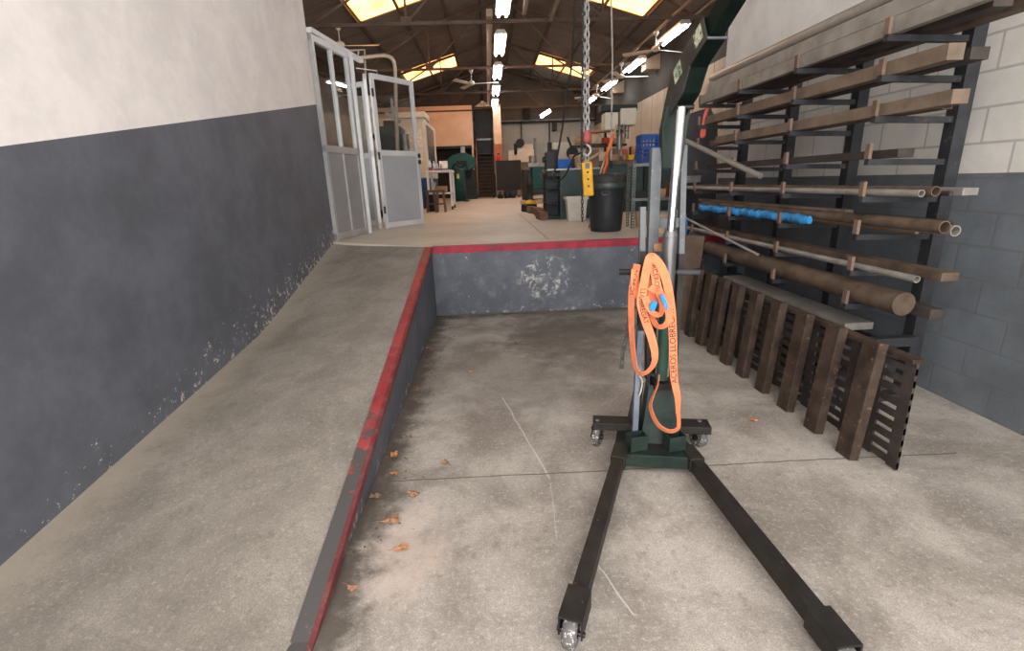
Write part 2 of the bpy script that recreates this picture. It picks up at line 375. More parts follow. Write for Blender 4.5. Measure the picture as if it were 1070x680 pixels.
# ramp: right edge rises from y 1.4 to 5.87, left edge lower and reaching the hall floor at y 7.05
mb = MB(); NX, NY = 10, 40; P = []
def zr(y): return max(0, H * (y - 1.4) / (5.87 - 1.4))
def zl(y):
    if y > 4.5: return .28 + (y - 4.5) * (H - .28) / (7.05 - 4.5)
    return max(0, .28 * (y - 1.4) / 3.1)
for i in range(NX + 1):
    u = i / NX; xx = -.70 + (XW + .70) * u; ye = 5.87 + 1.18 * u
    for j in range(NY + 1):
        y = -2.6 + (ye + 2.6) * j / NY
        zz = zr(min(y, 5.87)) * (1 - u) + zl(min(y, 7.05)) * u if y < ye else H
        if j == NY: zz = H
        P.append((xx, y, zz))
mb.add(P, [(i*(NY+1) + j, i*(NY+1) + j + 1, (i+1)*(NY+1) + j + 1, (i+1)*(NY+1) + j) for i in range(NX) for j in range(NY)], False)
struct(mb, 'floor_ramp', m_ramp)
mb = MB(); mb.prism([(-.70, 5.95, H), (-.70, 5.872, H), (XW - .3, 7.16, H), (XW - .3, 7.8, H), (XL, 7.8, H), (XL, YB, H), (XR, YB, H), (XR, 5.96, H), (XP, 5.95, H)], (0, 0, -.1))
struct(mb, 'floor_raised', m_hall)
# pit walls
struct(MB().box(-.70, XP, 5.87, 5.949, 0, H - .001), 'wall_pit_back', m_pw)
mb = MB(); mb.prism([(-.70, -.2, 0), (-.70, 1.4, .001), (-.70, 5.87, H - .001), (-.70, 5.87, 0)], (-.06, 0, 0)); struct(mb, 'wall_pit_left', m_pw)
# red painted steel edge of the ramp and of the raised floor
mb = MB(); y0, y1 = .6, 5.87; q = [(-.778, .004), (-.778, .008), (-.69, .008), (-.69, -.036), (-.70, -.036), (-.70, .004)]
pts = []
for y in [y0, 1.4, 2, 3, 4, 5, y1]:
    pts += [(a, y, zr(y) + c + (0 if c > 0 else 0)) for a, c in q]
n = len(q); k = 7
mb.add(pts, [(i*n + j, i*n + (j+1) % n, (i+1)*n + (j+1) % n, (i+1)*n + j) for i in range(k - 1) for j in range(n)] + [tuple(range(n)), tuple(range((k-1)*n, k*n))])
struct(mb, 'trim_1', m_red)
mb = MB(); mb.prism([(-.69, 5.86, H - .075), (-.69, 5.86, H + .006), (-.69, 5.955, H + .006), (-.69, 5.955, H + .002), (-.69, 5.868, H + .002), (-.69, 5.868, H - .075)], (3.79, 0, 0)); struct(mb, 'trim_2', M('red_edge_face', (.27, .015, .035), .5, 0, .3, 6, wear=(.08, .05, .05), wamt=.6, ws=9))
# walls
struct(MB().box(XW - .15, XW, -1.5, 7.02, -.05, 6.3), 'wall_left', m_wl)
struct(MB().box(XL - .1, XL, -1.5, YB, -.1, 5.6), 'wall_hall_left', M('drab_render', (.26, .25, .22), .85, 0, .2, 1.5))
struct(MB().box(XL, XW - .15, -1.6, -1.5, -.1, 6.3), 'wall_front_left', m_upr)
struct(MB().box(XP, XR, -1.6, -1.5, -.1, 6.4), 'wall_front_right', m_upr)
struct(MB().box(XP, XP + .12, -1.5, 6.8, -.1, 2.78), 'wall_right', m_block)
struct(MB().box(XP - .02, XP + .12, -1.5, 6.8, 2.78, 6.35), 'wall_right_upper', m_upr)
struct(MB().box(XR, XR + .1, -1.5, YB, H, 4.15), 'wall_hall_right', m_plank)
struct(MB().box(XR, XR + .1, -1.5, YB, 4.15, 5.7), 'wall_hall_right_upper', m_brown)
struct(MB().box(XL, XR, YB, YB + .1, H, 4.55), 'wall_back', m_back)
mb = MB(); mb.prism([(XL, YB, 4.55), (XR, YB, 4.55), (XR, YB, R(XR)), (.55, YB, 6.95), (XL, YB, R(XL))], (0, .1, 0)); struct(mb, 'wall_back_gable', M('gable_blocks', (.13, .115, .10), .9, 0, .2, 1.5))
# roof with openings for the four yellow sheets
sky = [(-3.25, -1.12), (2.30, 4.50)]; skyY = [(12.95, 15.35), (21.7, 23.9)]
xs = sorted({XL - .1, .55, XR + .1, -3.25, -1.12, 2.30, 4.50}); ys = sorted({-1.6, YB + .1, 12.95, 15.35, 21.7, 23.9})
mb = MB()
for a, b_ in zip(xs, xs[1:]):
    for c, d in zip(ys, ys[1:]):
        if any(abs(a - s_[0]) < .01 and abs(b_ - s_[1]) < .01 for s_ in sky) and any(abs(c - t[0]) < .01 for t in skyY): continue
        mb.prism([(a, c, R(a)), (b_, c, R(b_)), (b_, d, R(b_)), (a, d, R(a))], (0, 0, .06))
struct(mb, 'ceiling', m_roof)
names = {(0, 0): 'near left', (1, 0): 'near right', (0, 1): 'far left', (1, 1): 'far right'}
for j, (c, d) in enumerate(skyY):
    for i, (a, b_) in enumerate(sky):
        mb = MB(); N = 110; P = []; n_ = 2
        for k in range(N + 1):
            y = c - .04 + (d - c + .08) * k / N
            for x in (a - .03, b_ + .03): P.append((x, y, R(x) + .035 + .018 * math.sin(k * math.pi * 2 / 5)))
        mb.add(P, [(2*k, 2*k + 1, 2*k + 3, 2*k + 2) for k in range(N)], True)
        o = struct(mb, 'window_%d' % (1 + i + 2 * j), m_sky)
# purlins
for i, x in enumerate((-4.9, -3.3, -2.2, -1.05, .0, 1.1, 2.25, 3.4, 4.55)):
    z = R(x) - .035
    struct(MB().box(x - .03, x + .03, -1.5, YB, z - .04, z + .03), 'trim_%d' % (3 + i), M('purlin_brown', (.075, .055, .042), .8))
struct(MB().box(XL, .36, YB - .05, YB - .001, H, 3.2), 'wall_back_left_shade', m_brown)  # added dark panel standing in for the shade under mezzanine and stairs
# trusses
tn = ['first', 'second', 'third', 'fourth', 'fifth']
for i, y in enumerate((3.7, 8.1, 12.5, 17.1, 21.4, 25.8)):
    if i < 1: continue
    t = T('roof_truss', 'rust-brown steel roof truss, %s from the entrance across the hall' % tn[i - 1], 'roof truss', (.55, y, 4.97), 'roof trusses across the hall')
    xl, xr = (XL, XR)
    if y < 7: xl, xr = XW, XP
    MB().beam((xl, y, 5), (xr, y, 5), .06, .07).build('bottom_chord', m_truss, t)
    for sg, xe in ((-1, xl), (1, xr)):
        MB().beam((.55, y, R(.55) - .13), (xe, y, R(xe) - .13), .07, .08).build('rafter', m_truss, t)
        xn = .55 + sg * 2.2
        MB().beam((xn, y, 5.0), (xn, y, R(xn) - .14), .045, .045).build('strut', m_truss, t)
        MB().beam((xn, y, 5.0), (.55 + sg * .45, y, R(.55 + .45) - .14), .045, .045).build('strut', m_truss, t)
        if y > 7:
            MB().beam((.55 + sg * 4.3, y, 5.0), (xn, y, R(xn) - .14), .045, .045).build('strut', m_truss, t)
        MB().box(xn - .12, xn + .12, y - .04, y - .028, 4.96, 5.14).build('gusset_plate', m_truss, t)
# concrete haunches on the right wall under the truss ends
m_hau = M('haunch_render', (.34, .24, .17), .85, 0, .15, 2)
for y in (17.0, 21.3):
    mb = MB(); mb.prism([(5.6, y, 5.28), (5.15, y, 5.1), (5.15, y, 4.82), (5.6, y, 4.82)], (0, .5, 0)); struct(mb, 'trim_%d' % (12 if y < 20 else 13), m_hau)
# longitudinal beam left of the centre lights, and its column at the far end
m_beige = M('beige_trunking', (.36, .28, .21), .6, 0, .15, 2)
one(MB().box(.13, .27, 12.3, 25.1, 5.06, 5.2), 'ceiling_beam', m_beige, 'pale brown ceiling beam running beside the centre row of strip lights', 'beam')
t = T('column', 'orange-beige square column at far end beside the steel stairs', 'column', (.55, 25.2, H))
MB().box(.38, .74, 25.05, 25.4, 3.3, 5.06).build('shaft', M('orange_beige_paint', (.60, .42, .28), .7, 0, .12, 2), t)
MB().box(.375, .745, 25.045, 25.405, 2.5, 3.3).build('red_band', M('orange_red_paint', (.42, .15, .085), .7, 0, .2, 2), t); MB().box(.38, .74, 25.05, 25.4, H, 2.5).build('foot', M('mottled_foot', (.34, .26, .2), .7, 0, .35, 4), t)

# ------------------------------------------------------------------ strip lights
m_fix = M('white_enamel', (.62, .61, .58), .5, 0, .06, 2); m_rust = M('conduit', (.24, .19, .14), .5, .4, .2, 5)
def strip_light(x, y, z, L, label, group, proto=None, wdt=.30):
    if proto: return copy_tree(proto, (x, y, z), label)
    t = T('strip_light', label, 'ceiling light', (x, y, z), group)
    mb = MB(); mb.prism([(x - wdt/2, y, z + .0), (x - wdt*.3, y, z + .09), (x + wdt*.3, y, z + .09), (x + wdt/2, y, z)], (0, L, 0)); mb.build('housing', m_fix, t)
    for s_ in (-1, 1):
        MB().cyl((x + s_ * wdt*.27, y + .03, z - .03), (x + s_ * wdt*.27, y + L - .03, z - .03), .028, n=12).build('tube', m_tube, t)
        for e in (.02, L - .05): MB().box(x + s_*wdt*.27 - .02, x + s_*wdt*.27 + .02, y + e, y + e + .025, z - .055, z + .01).build('tube_holder', m_fix, t)
    MB().tube([(x, y + .4, z + .09), (x, y + .4, R(x) - .05)], .006).build('hanger', m_rust, t); MB().tube([(x, y + L - .4, z + .09), (x, y + L - .4, R(x) - .05)], .006).build('hanger', m_rust, t)
    return t
ordn = ['nearest', 'second', 'third', 'fourth', 'fifth', 'sixth', 'farthest']
pr = None
for i, y in enumerate((9.95, 13.3, 16.6, 19.9, 23.0)):
    o = strip_light(.47, y, 4.97, 2.0, 'lit twin-tube strip light in the centre row, %s from the camera' % ordn[i], 'strip lights in the centre row', pr); pr = pr or o
pr = None
for i, y in enumerate((13.0, 16.4, 19.8, 23.0)):
    o = strip_light(4.84, y, 5.0, 1.8, 'lit twin-tube strip light in the right-hand row, %s from the camera' % (['second', 'third', 'fourth', 'farthest'][i]), 'strip lights in the right row', pr); pr = pr or o
strip_light(4.84, 9.3, 5.0, 1.8, 'lit twin-tube strip light in the right-hand row, nearest, behind the crane boom', 'strip lights in the right row', pr)
o = at(570, 119, 25.2); t = T('wall_lamp', 'small lit lamp near the far wall, left of the hoist chain', 'lamp', o)
MB().cbox(o, .5, .14, .12, 0, 0, -.5).build('lit_tube', m_tube, t); MB().cbox(o + V(0, .09, .05), .55, .06, .14, 0, 0, -.5).build('housing', m_fix, t)
one(MB().tube([(5.02, 5, 5.14), (5.02, 25, 5.14)], .025), 'conduit', m_rust, 'rusty conduit carrying the right-hand row of strip lights', 'pipe')
one(MB().tube([(4.35, 5, 5.02), (4.35, 25, 5.02)], .03), 'conduit', m_rust, 'thin rusty pipe carrying the row of ceiling fans', 'pipe')
# ------------------------------------------------------------------ ceiling fans
m_fan = M('fan_cream', (.50, .47, .40), .5, 0, .1, 4)
def fan(p, label, rot, proto=None, drop=.34, L=.85):
    if proto:
        c = copy_tree(proto, p, label); c.rotation_euler = (0, 0, rot); return c
    t = T('ceiling_fan', label, 'ceiling fan', p, 'ceiling fans'); x, y, z = p
    MB().lathe((x, y, z - .10), [(.0, .1), (.075, .1), (.06, .04), (.02, 0), (0, 0)], 16).build('canopy', m_fan, t)
    MB().cyl((x, y, z - drop), (x, y, z - .05), .014).build('rod', m_fan, t)
    MB().lathe((x, y, z - drop - .1), [(0, 0), (.05, .0), (.1, .03), (.11, .07), (.08, .11), (.03, .14), (0, .14)], 20).build('motor', m_fan, t)
    for k in range(3):
        a = k * 2 * math.pi / 3; m = Matrix.Translation((x, y, z - drop - .06)) @ Matrix.Rotation(a, 4, 'Z') @ Matrix.Rotation(.32, 4, 'X')
        b_ = MB(m); b_.prism([(.1, -.03, 0), (.22, -.07, 0), (L, -.085, 0), (L + .02, 0, 0), (L, .075, 0), (.22, .05, 0), (.1, .03, 0)], (0, 0, .008)); b_.build('blade', m_fan, t)
    return t
p1 = at(353, 27, 12.6); f0 = fan(tuple(p1), 'cream ceiling fan above the white glazed screen', 0.05)
f0.rotation_euler = (0, 0, .05)
fan(at(492, 73, 17.2), 'cream ceiling fan left of the centre strip lights', -.1, f0)
for (px, py), lab, r_ in (((679, 33.5), 'cream ceiling fan in the right row nearest the camera', .4), ((644.7, 66), 'cream ceiling fan in the right row, second from the camera', .0), ((620.4, 89), 'cream ceiling fan in the right row, farthest from the camera', .7)):
    p = onz(px, py, 5.0); p.x = 4.35; fan(tuple(p), lab, r_, f0)

# ------------------------------------------------------------------ glazed screen and folding doors on the left
A = V(-2.15, 7.03, H); B = V(-1.96, 8.02, H); ZT = 3.42
def frame_leaf(name, label, a, b, zt, zm, bays, thick=.05, post=.06, mp=m_panel, mf=m_alu, glass=True, cat='door', zb=H, rail=.09, hinge=False):
    a, b = Vector(a), Vector(b); d = (b - a); L = d.length; d.normalize(); up = V(0, 0, 1); nrm = V(d.y, -d.x, 0)
    t = T(name, label, cat, a)
    def bar(p0, z0, p1, z1, w_): MB().beam(a + d * p0 + up * (z0 - a.z), a + d * p1 + up * (z1 - a.z), thick, w_, up=up if abs(p1 - p0) > .01 else d).build('frame_bar', mf, t)
    for k in range(bays + 1):
        p = post/2 + (L - post) * k / bays; q = .6 if 0 < k < bays else 1
        mbx = MB(); c0 = a + d * p; mbx.beam(V(c0.x, c0.y, zb), V(c0.x, c0.y, zt), thick, post * q, up=d); mbx.build('stile', mf, t)
    for z, h_ in ((zb + rail/2 + .012, rail), (zm, rail), (zt - .04, .08)):
        MB().beam(V(a.x, a.y, z), V(b.x, b.y, z), thick - .004, h_).build('rail', mf, t)
    for k in range(bays):
        p0 = post * .5 + (L - post) * k / bays; p1 = post*.5 + (L - post) * (k + 1) / bays
        u, v = a + d * p0, a + d * p1
        MB().beam(V(u.x, u.y, (zb + zm) / 2), V(v.x, v.y, (zb + zm) / 2), thick * .4, zm - zb - rail * .8).build('panel', mp, t)
        if glass:
            g = MB(); g.beam(V(u.x, u.y, (zm + zt) / 2), V(v.x, v.y, (zm + zt) / 2), .006, zt - zm - .06); g.build('pane', m_glass, t)
    return t, a, d, nrm
frame_leaf('glazed_screen', 'grey and white glazed screen with two lower panels, fixed beside the left wall', A, B, ZT, 2.06, 2, .06, .05, m_panel2, M('grey_aluminium', (.42, .42, .42), .4, .4, .1, 4), cat='glazed screen')
t, a, d, nr = frame_leaf('folding_door', 'open grey and white folding door leaf with one large pane, facing the camera', (-1.82, 8.80, H + .03), (-1.25, 9.55, H + .03), 3.30, 2.09, 1, .05, .065)
for z in (1.95, 2.06): MB().cbox(a + d * (.925) + nr * .04 + V(0, 0, z - a.z), .03, .05, .07, math.atan2(d.y, d.x)).build('lock', M('black_plastic', (.015, .015, .016), .4, 0, .1), t)
for z in (1.1, 1.98, 2.95): MB().cyl(a + d * 0.0 + nr * .035 + V(0, 0, z - a.z), a + nr * .035 + V(0, 0, z - a.z + .12), .018).build('hinge', M('black_plastic'), t)
t, a, d, nr = frame_leaf('folding_door', 'narrow folded door leaf turned edge-on behind the open leaf', (-2.02, 9.28, H + .03), (-1.91, 8.84, H + .03), 3.30, 2.09, 1, .05, .06)
t, a, d, nr = frame_leaf('folding_door', 'half-open grey door leaf between the fixed screen and the folding doors', (-2.38, 9.62, H + .03), (-2.06, 9.45, H + .03), 3.30, 2.09, 1, .05, .05)
# post and header over the doors
one(MB().beam((-2.14, 7.03, ZT + .032), (-1.90, 8.70, ZT + .032), .07, .06), 'door_header', m_alu, 'white aluminium head rail running above the glazed screen and doors', 'door frame')
one(MB().beam((-1.92, 8.12, H), (-1.92, 8.12, ZT), .05, .05, up=(0, 1, 0)), 'door_post', m_alu, 'slim white door post at far end of the glazed screen', 'door frame')
# bent pipe frame and pipe brackets above
m_pipe = M('beige_pipe', (.42, .34, .26), .45, .2, .15, 5)
Y = 10.6
one(MB().tube(cr([at(366, 61, Y), at(385, 59.5, Y), at(400, 58, Y), at(408, 60, Y), at(412, 66, Y), at(413, 80, Y), at(414, 118, Y), at(415, 150, Y), V(at(416, 225, Y).x, Y, H)], 6), .035), 'bent_pipe', m_pipe, 'beige bent pipe rising behind the doors and curving over to the left', 'pipe')
one(MB().tube([at(360, 53, Y + .3), at(381, 52, Y + .3), at(382, 80, Y + .3), at(385, 150, Y + .3), V(at(386, 228, Y + .3).x, Y + .3, H)], .02), 'square_pipe', m_pipe, 'thin beige angled pipe rising beside the bent pipe', 'pipe')
one(MB().tube([at(374, 60, Y), at(374.5, 52.5, Y)], .015), 'pipe_stub', m_pipe, 'short upright stub joining the two beige pipes', 'pipe')
one(MB().tube([at(372, 71, 9), at(394, 74, 9), at(394, 79, 9)], .008), 'bracket_wire', m_alu, 'thin pale bracket rod above the folding door', 'rod')

# ------------------------------------------------------------------ engine crane (foreground)
m_cg = M('crane_dark_green', (.013, .024, .019), .5, .1, .3, 12, wear=(.07, .062, .05), wamt=.64)
m_ck = M('crane_black', (.021, .019, .017), .55, .2, .3, 12, wear=(.10, .08, .062), wamt=.64)
m_boom = M('boom_scuffed', (.042, .042, .037), .45, .3, .3, 10, wear=(.11, .105, .09), wamt=.6)
m_boomg = M('boom_green', (.005, .010, .0075), .55, .1, .25, 9)
m_boomg.node_tree.nodes['Principled BSDF'].inputs['Specular IOR Level'].default_value = .08
m_zinc = M('galvanised_tube', (.105, .112, .12), .5, .25, .15, 14, wear=(.19, .2, .21), wamt=.6)
m_chr = M('chrome', (.75, .76, .8), .12, 1, .03, 3, bp=0)
m_blk = M('black_rubber', (.02, .02, .02), .7, 0, .2); m_cyl = M('cylinder_grey', (.14, .14, .14), .35, .6, .15, 8)
m_whl = M('dusty_caster', (.10, .095, .09), .7, 0, .2, 20, wear=(.6, .58, .55), wamt=.56, ws=60)
ZL = .115
CR = T('shop_crane', 'dark green mobile shop crane with raised boom standing in the loading pit', 'crane', (.86, 2.4, 0))
L0 = V(.635, 2.33, ZL); L1 = onz(602.5, 625, ZL); R0 = V(1.03, 2.27, ZL)
ldir = (L1 - L0).normalized(); rd = V(.03, -1, 0).normalized(); Ll = (L1 - L0).length; R1 = R0 + rd * (Ll + .02)
for a, b_, dr, nm in ((L0, L1, ldir, 'left'), (R0, R1, rd, 'right')):
    lg = MB().beam(a - V(0, 0, .035), b_ - V(0, 0, .035), .06, .07, hollow=.005).build('leg', m_ck, CR, .002)
    s = dr.cross(V(0, 0, 1))
    # wheel housing: wider folded bracket at the tip with the wheel below
    hz = MB(); c = b_ + dr * .045
    hz.beam(b_ - dr * .05 + V(0, 0, .004), b_ + dr * .10 + V(0, 0, .004), .085, .008)
    for g in (-1, 1): hz.beam(b_ - dr * .05 + s * g * .04 - V(0, 0, .036), b_ + dr * .10 + s * g * .04 - V(0, 0, .036), .006, .075)
    hz.build('wheel_bracket', m_ck, lg)
    wc = b_ + dr * .085; wc.z = .055
    wl = MB(Matrix.Translation(wc) @ s.to_track_quat('X', 'Z').to_matrix().to_4x4())
    wl.lathe((0, 0, 0), [(.018, -.024), (.045, -.024), (.055, -.016), (.055, .016), (.045, .024), (.018, .024)], 28, 'x'); wl.build('wheel', m_whl, lg)
    MB().cyl(wc - s * .05, wc + s * .05, .009).build('axle', M('dark_bolt', (.04, .04, .04), .4, .8), lg)
# front cross member and base plate
MB().beam(L0 + V(.03, .04, -.035), R0 + V(-.03, .03, -.035), .07, .07).build('cross_member', m_cg, CR, .002)
for c, dr in ((L0, ldir), (R0, rd)):
    MB().beam(c + dr * -.12 - V(0, 0, .03), c + dr * .03 - V(0, 0, .03), .078, .075).build('leg_socket', m_ck, CR, .002)
rb = [onz(620, 442, .16), onz(744, 447, .16), onz(739, 437.7, .16), onz(619.5, 433.5, .16)]
bp_ = MB(); bp_.prism([L0 + V(-.03, .0, -.004), R0 + V(.03, .02, -.004), R0 + V(.02, .27, -.004), L0 + V(.09, .36, -.004)], (0, 0, -.012)); bp_.build('base_plate', m_ck, CR)
rr = MB(); rr.prism([p.copy() for p in rb], (0, 0, -.045)); rear = rr.build('rear_crossbar', m_ck, CR, .003)
for k, c in enumerate((onz(625, 467, 0), onz(731, 468, 0))):
    c = V(c.x, c.y + .03, .058); wm = Matrix.Translation(c) @ Matrix.Rotation(-.5 + k * .9, 4, 'Z')
    w_ = MB(wm); w_.lathe((0, 0, 0), [(.015, -.016), (.034, -.016), (.044, -.022), (.058, -.016), (.058, .016), (.044, .022), (.034, .016), (.015, .016)], 28, 'x')
    cs = MB(wm); cs.box(-.032, .032, -.025, .025, .061, .066)
    for g in (-1, 1): cs.box(g*.03 - .0025, g*.03 + .0025, -.010, .012, -.012, .062)
    ck = cs.build('caster', M('dark_bolt', (.04, .04, .04), .4, .8), CR); w_.build('wheel', m_whl, ck)
    MB(wm).cyl((-.037, 0, 0), (.037, 0, 0), .014).build('hub', M('dark_bolt'), ck)
    MB().cyl((c.x, c.y, .11), (c.x, c.y, .166), .012).build('bolt', m_zinc, ck)
# pyramid gusset at the mast foot
Yg = 2.50
def Z(px, py, Yv=Yg): return at(px, py, Yv)
fb = [V(.79, 2.45, .11), V(1.02, 2.40, .11)]; ft = [V(.84, 2.50, .44), V(.985, 2.475, .44)]
g = MB(); bk = V(.03, .16, 0)
g.add([fb[0], fb[1], fb[1] + bk, fb[0] + bk, ft[0], ft[1], ft[1] + bk * .75, ft[0] + bk * .75], [(0, 1, 5, 4), (1, 2, 6, 5), (2, 3, 7, 6), (3, 0, 4, 7)])
g.build('mast_gusset', m_cg, CR, .002)
g = MB(); g.prism([at(655, 440, 2.6), at(668, 440, 2.56), at(673, 400, 2.56), at(664, 400, 2.58)], (0, .008, 0)); g.build('side_fin', m_ck, CR)
g = MB(); g.prism([at(703, 405, 2.52), at(714, 447, 2.55), at(704, 447, 2.52)], (0, .008, 0)); g.build('side_fin', m_ck, CR)
# two open square sockets
for px in (666.5, 706.5):
    c = onz(px, 471, .12); s_ = MB(); s_.beam(c + V(.0, .03, 0), c + V(0, .03, .085), .098, .07, up=(-.17, 1, 0), hollow=.005); s_.build('bar_socket', m_cg, CR)
# mast: two upright galvanised tubes with a crossbar, dark lower half
for (p, q, q2) in ((at(685.5, 155, 2.66), at(681, 265, 2.62), at(679, 395, 2.6)), (at(714, 152, 2.70), at(711, 265, 2.66), at(703, 395, 2.6))):
    wd = .052 if p.x < .92 else .03
    MB().beam(p, q, wd, .04, up=(0, 1, 0), hollow=.004).build('upright', m_zinc, CR); MB().beam(q, q2, wd, .045, up=(0, 1, 0)).build('upright_foot', m_ck, CR)
MB().beam(at(686, 262, 2.615), at(686.3, 254, 2.615), .05, .055, up=(0, 1, 0)).build('rusty_collar', M('rust_collar', (.30, .17, .10), .7, .3, .3, 20), CR)
MB().beam(at(685, 233, 2.66), at(714, 232, 2.68), .03, .05).build('crossbar', m_zinc, CR)
# hydraulic ram
c0, c1, c2 = at(691, 396, 2.50), at(700.5, 244, 2.50), at(712, 112, 2.50); cm_ = c0.lerp(c1, .52)
MB().cyl(c0, cm_, .030, n=24).build('cylinder_lower', M('ram_green', (.03, .07, .05), .4, .1, .2), CR); MB().cyl(cm_, c1, .036, n=24).build('cylinder', m_cyl, CR)
MB().cyl(c1 - (c1 - c0).normalized() * .012, c1 + (c1 - c0).normalized() * .014, .039, .03, 24).build('cylinder_cap', m_cyl, CR)
MB().cyl(c1, c2, .0215, n=24).build('ram_rod', m_chr, CR)
MB().cyl(c2 + V(-.025, .0, .0), c2 + V(.06, .004, .0), .012).build('pivot_pin', M('dark_bolt', (.04, .04, .04), .4, .8), CR)
MB().box(c0.x - .045, c0.x + .045, c0.y - .04, c0.y + .04, .42, .46).build('ram_foot', m_ck, CR)
# handle bar with grips
hl, hr = at(649, 284, 2.60), at(730, 284.5, 2.52)
MB().cyl(hl, hr, .011).build('handle_bar', m_ck, CR)
d_ = (hr - hl).normalized(); MB().cyl(hl - d_ * .01, hl + d_ * .075, .017).build('grip', m_blk, CR); MB().cyl(hr - d_ * .11, hr + d_ * .005, .015).build('grip', M('grey_grip', (.04, .04, .045), .7), CR)
# boom
ba, be, bw, bh = .065, .50, .08, .105
dv = V(math.sin(ba) * math.cos(be), -math.cos(ba) * math.cos(be), math.sin(be)); rv = V(math.cos(ba), math.sin(ba), 0); nv = rv.cross(dv)
if nv.z < 0: nv = -nv
Q0 = at(715.76, 80, 2.45)            # lower left edge of the boom
def bx(s0, s1, e=0.0): return Q0 + dv * s0 + rv * bw/2 + nv * bh/2, Q0 + dv * s1 + rv * bw/2 + nv * bh/2
a, b_ = bx(-.10, .225); bo = MB().beam(a, b_, bw, bh, up=nv, hollow=.005).build('boom', m_boomg, CR, .002)
a, b_ = bx(.10, .95); MB().beam(a, b_, bw - .018, bh - .018, up=nv, hollow=.005).build('boom_extension', m_boomg, CR, .002)
# scuffed side plates
def onside(px, py, o=0.0):
    P0 = Q0 - rv * o; d = ray(px, py); return CAMP + d * ((P0 - CAMP).dot(rv) / d.dot(rv))
for o_, nm_ in ((.004, 0), (-bw, 1)):
    pl_ = [onside(x, y) for x, y in ((753.3, 18.5), (746, 0), (722.4, 39.7), (713.6, 54.7), (702, 76), (693, 118), (691.5, 135), (707.4, 109), (714, 97), (722.4, 67))]
    pl_[1] = Q0 + dv * .225 + nv * bh; pl_[0] = Q0 + dv * .225
    mbp = MB(); mbp.prism([p - rv * o_ for p in pl_], rv * .004); mbp.build('boom_side_plate', m_boom, CR)
mbp = MB(); mbp.prism([onside(722.4, 67), onside(714, 97), onside(707.4, 109), onside(702, 100), onside(712, 60)], rv * bw); mbp.build('boom_heel', m_boomg, CR)
m_st = M('worn_green_sticker', (.42, .44, .30), .6, 0, .3, 16, wear=(.07, .1, .08), wamt=.52)
for s0, s1 in ((-.09, -.01), (.13, .20)):
    o_ = Q0 - rv * .0048; mbp = MB(); mbp.prism([o_ + dv * s0 + nv * .03, o_ + dv * s1 + nv * .03, o_ + dv * s1 + nv * (bh - .006), o_ + dv * s0 + nv * (bh - .006)], rv * .001); mbp.build('label_sticker', m_st, CR)
MB().beam(Q0 + dv * .225 + rv * bw/2 - nv * .003, Q0 + dv * .232 + rv * bw/2 - nv * .003, bw + .01, .008, up=nv).build('boom_lip', m_zinc, CR)
# green pivot plate from boom down behind the rod
mbp = MB(); mbp.prism([at(692, 135, 2.60), at(697, 112, 2.60), at(708, 98, 2.60), at(722, 112, 2.60), at(712, 176, 2.62), at(692.5, 176, 2.62)], (0, .05, 0)); mbp.build('mast_head', m_cg, CR, .002)
# long tube standing in the left socket, reaching up beside the mast
b0 = at(663, 452, 2.44); b1 = at(669, 340, 2.50); b2 = at(671.5, 216, 2.52)
t = T('square_tube', 'long slim steel tube standing in the left socket of the crane', 'tube', b0)
MB().beam(b0, b1, .03, .026, up=(0, 1, 0), hollow=.003).build('lower_tube', M('blue_grey_steel', (.15, .17, .21), .4, .5, .15), t); MB().beam(at(669.3, 345, 2.497), at(671, 262, 2.515), .032, .03, up=(0, 1, 0)).build('dark_sleeve', m_ck, t)
MB().beam(b1, b2, .028, .024, up=(0, 1, 0), hollow=.003).build('upper_tube', m_zinc, t)
# chain on mast
def chain(mb, pts, ln, wd, r, start=0):
    """links along a polyline"""
    pts = [Vector(p) for p in pts]; seg = []
    tot = sum((b - a).length for a, b in zip(pts, pts[1:])); n = int(tot / (ln - 2.2 * r))
    def P(s):
        for a, b in zip(pts, pts[1:]):
            L = (b - a).length
            if s <= L or b == pts[-1]: return a + (b - a) * min(1, s / L), (b - a).normalized()
            s -= L
    for i in range(n):
        c, d = P((i + .5) * tot / n); x = d.cross(V(0, 1, 0.01)).normalized(); y = d.cross(x)
        s = x if (i + start) % 2 == 0 else y; s = (s + (y if s == x else x) * .35).normalized()
        h = (ln - wd) / 2; pp = []
        for k in range(12):
            t_ = 2 * math.pi * k / 12; pp.append(c + d * (math.cos(t_) * wd/2 + (h if math.cos(t_) > 0 else -h)) + s * math.sin(t_) * (wd/2 - r))
        mb.tube(pp, r, 6, True)
m_steelch = M('chain_steel', (.42, .41, .40), .4, .6, .15, 20); m_dkch = M('chain_black', (.05, .05, .05), .5, .6)
mb = MB(); chain(mb, [at(677, 322, 2.5), at(677.5, 405, 2.5)], .03, .018, .0035)
for k, (px, py) in enumerate(((680, 332), (681, 352), (680, 372), (682, 390))): mb.cyl(at(px - 2.5, py, 2.53), at(px + 3, py + 3, 2.53), .012, n=10)
mb.build('load_chain', m_dkch, CR)
# frayed black rope at left of the mast
mb = MB()
for k in range(5):
    j = lambda: random.uniform(-1.2, 1.2)
    mb.tube(cr([at(662, 286, 2.57), at(659 + j(), 318, 2.57), at(656 + j(), 345, 2.57), at(652 + j() * 1.5, 365, 2.57), at(651 + j() * 3, 385, 2.57)], 5), [.007] * 12 + [.005] * 9, 6)
one(mb, 'frayed_rope', M('grey_black_rope', (.07, .065, .06), .9, 0, .5, 50), 'frayed dark rope hanging from the left handle of the crane', 'rope')
one(MB().tube(cr([at(668, 393, 2.44), at(671, 398, 2.44), at(670, 407, 2.44), at(668, 413, 2.44)], 5), .005), 'string_knot', M('dirty_string', (.35, .32, .26), .9), 'short dirty string tied low on the crane mast', 'string')

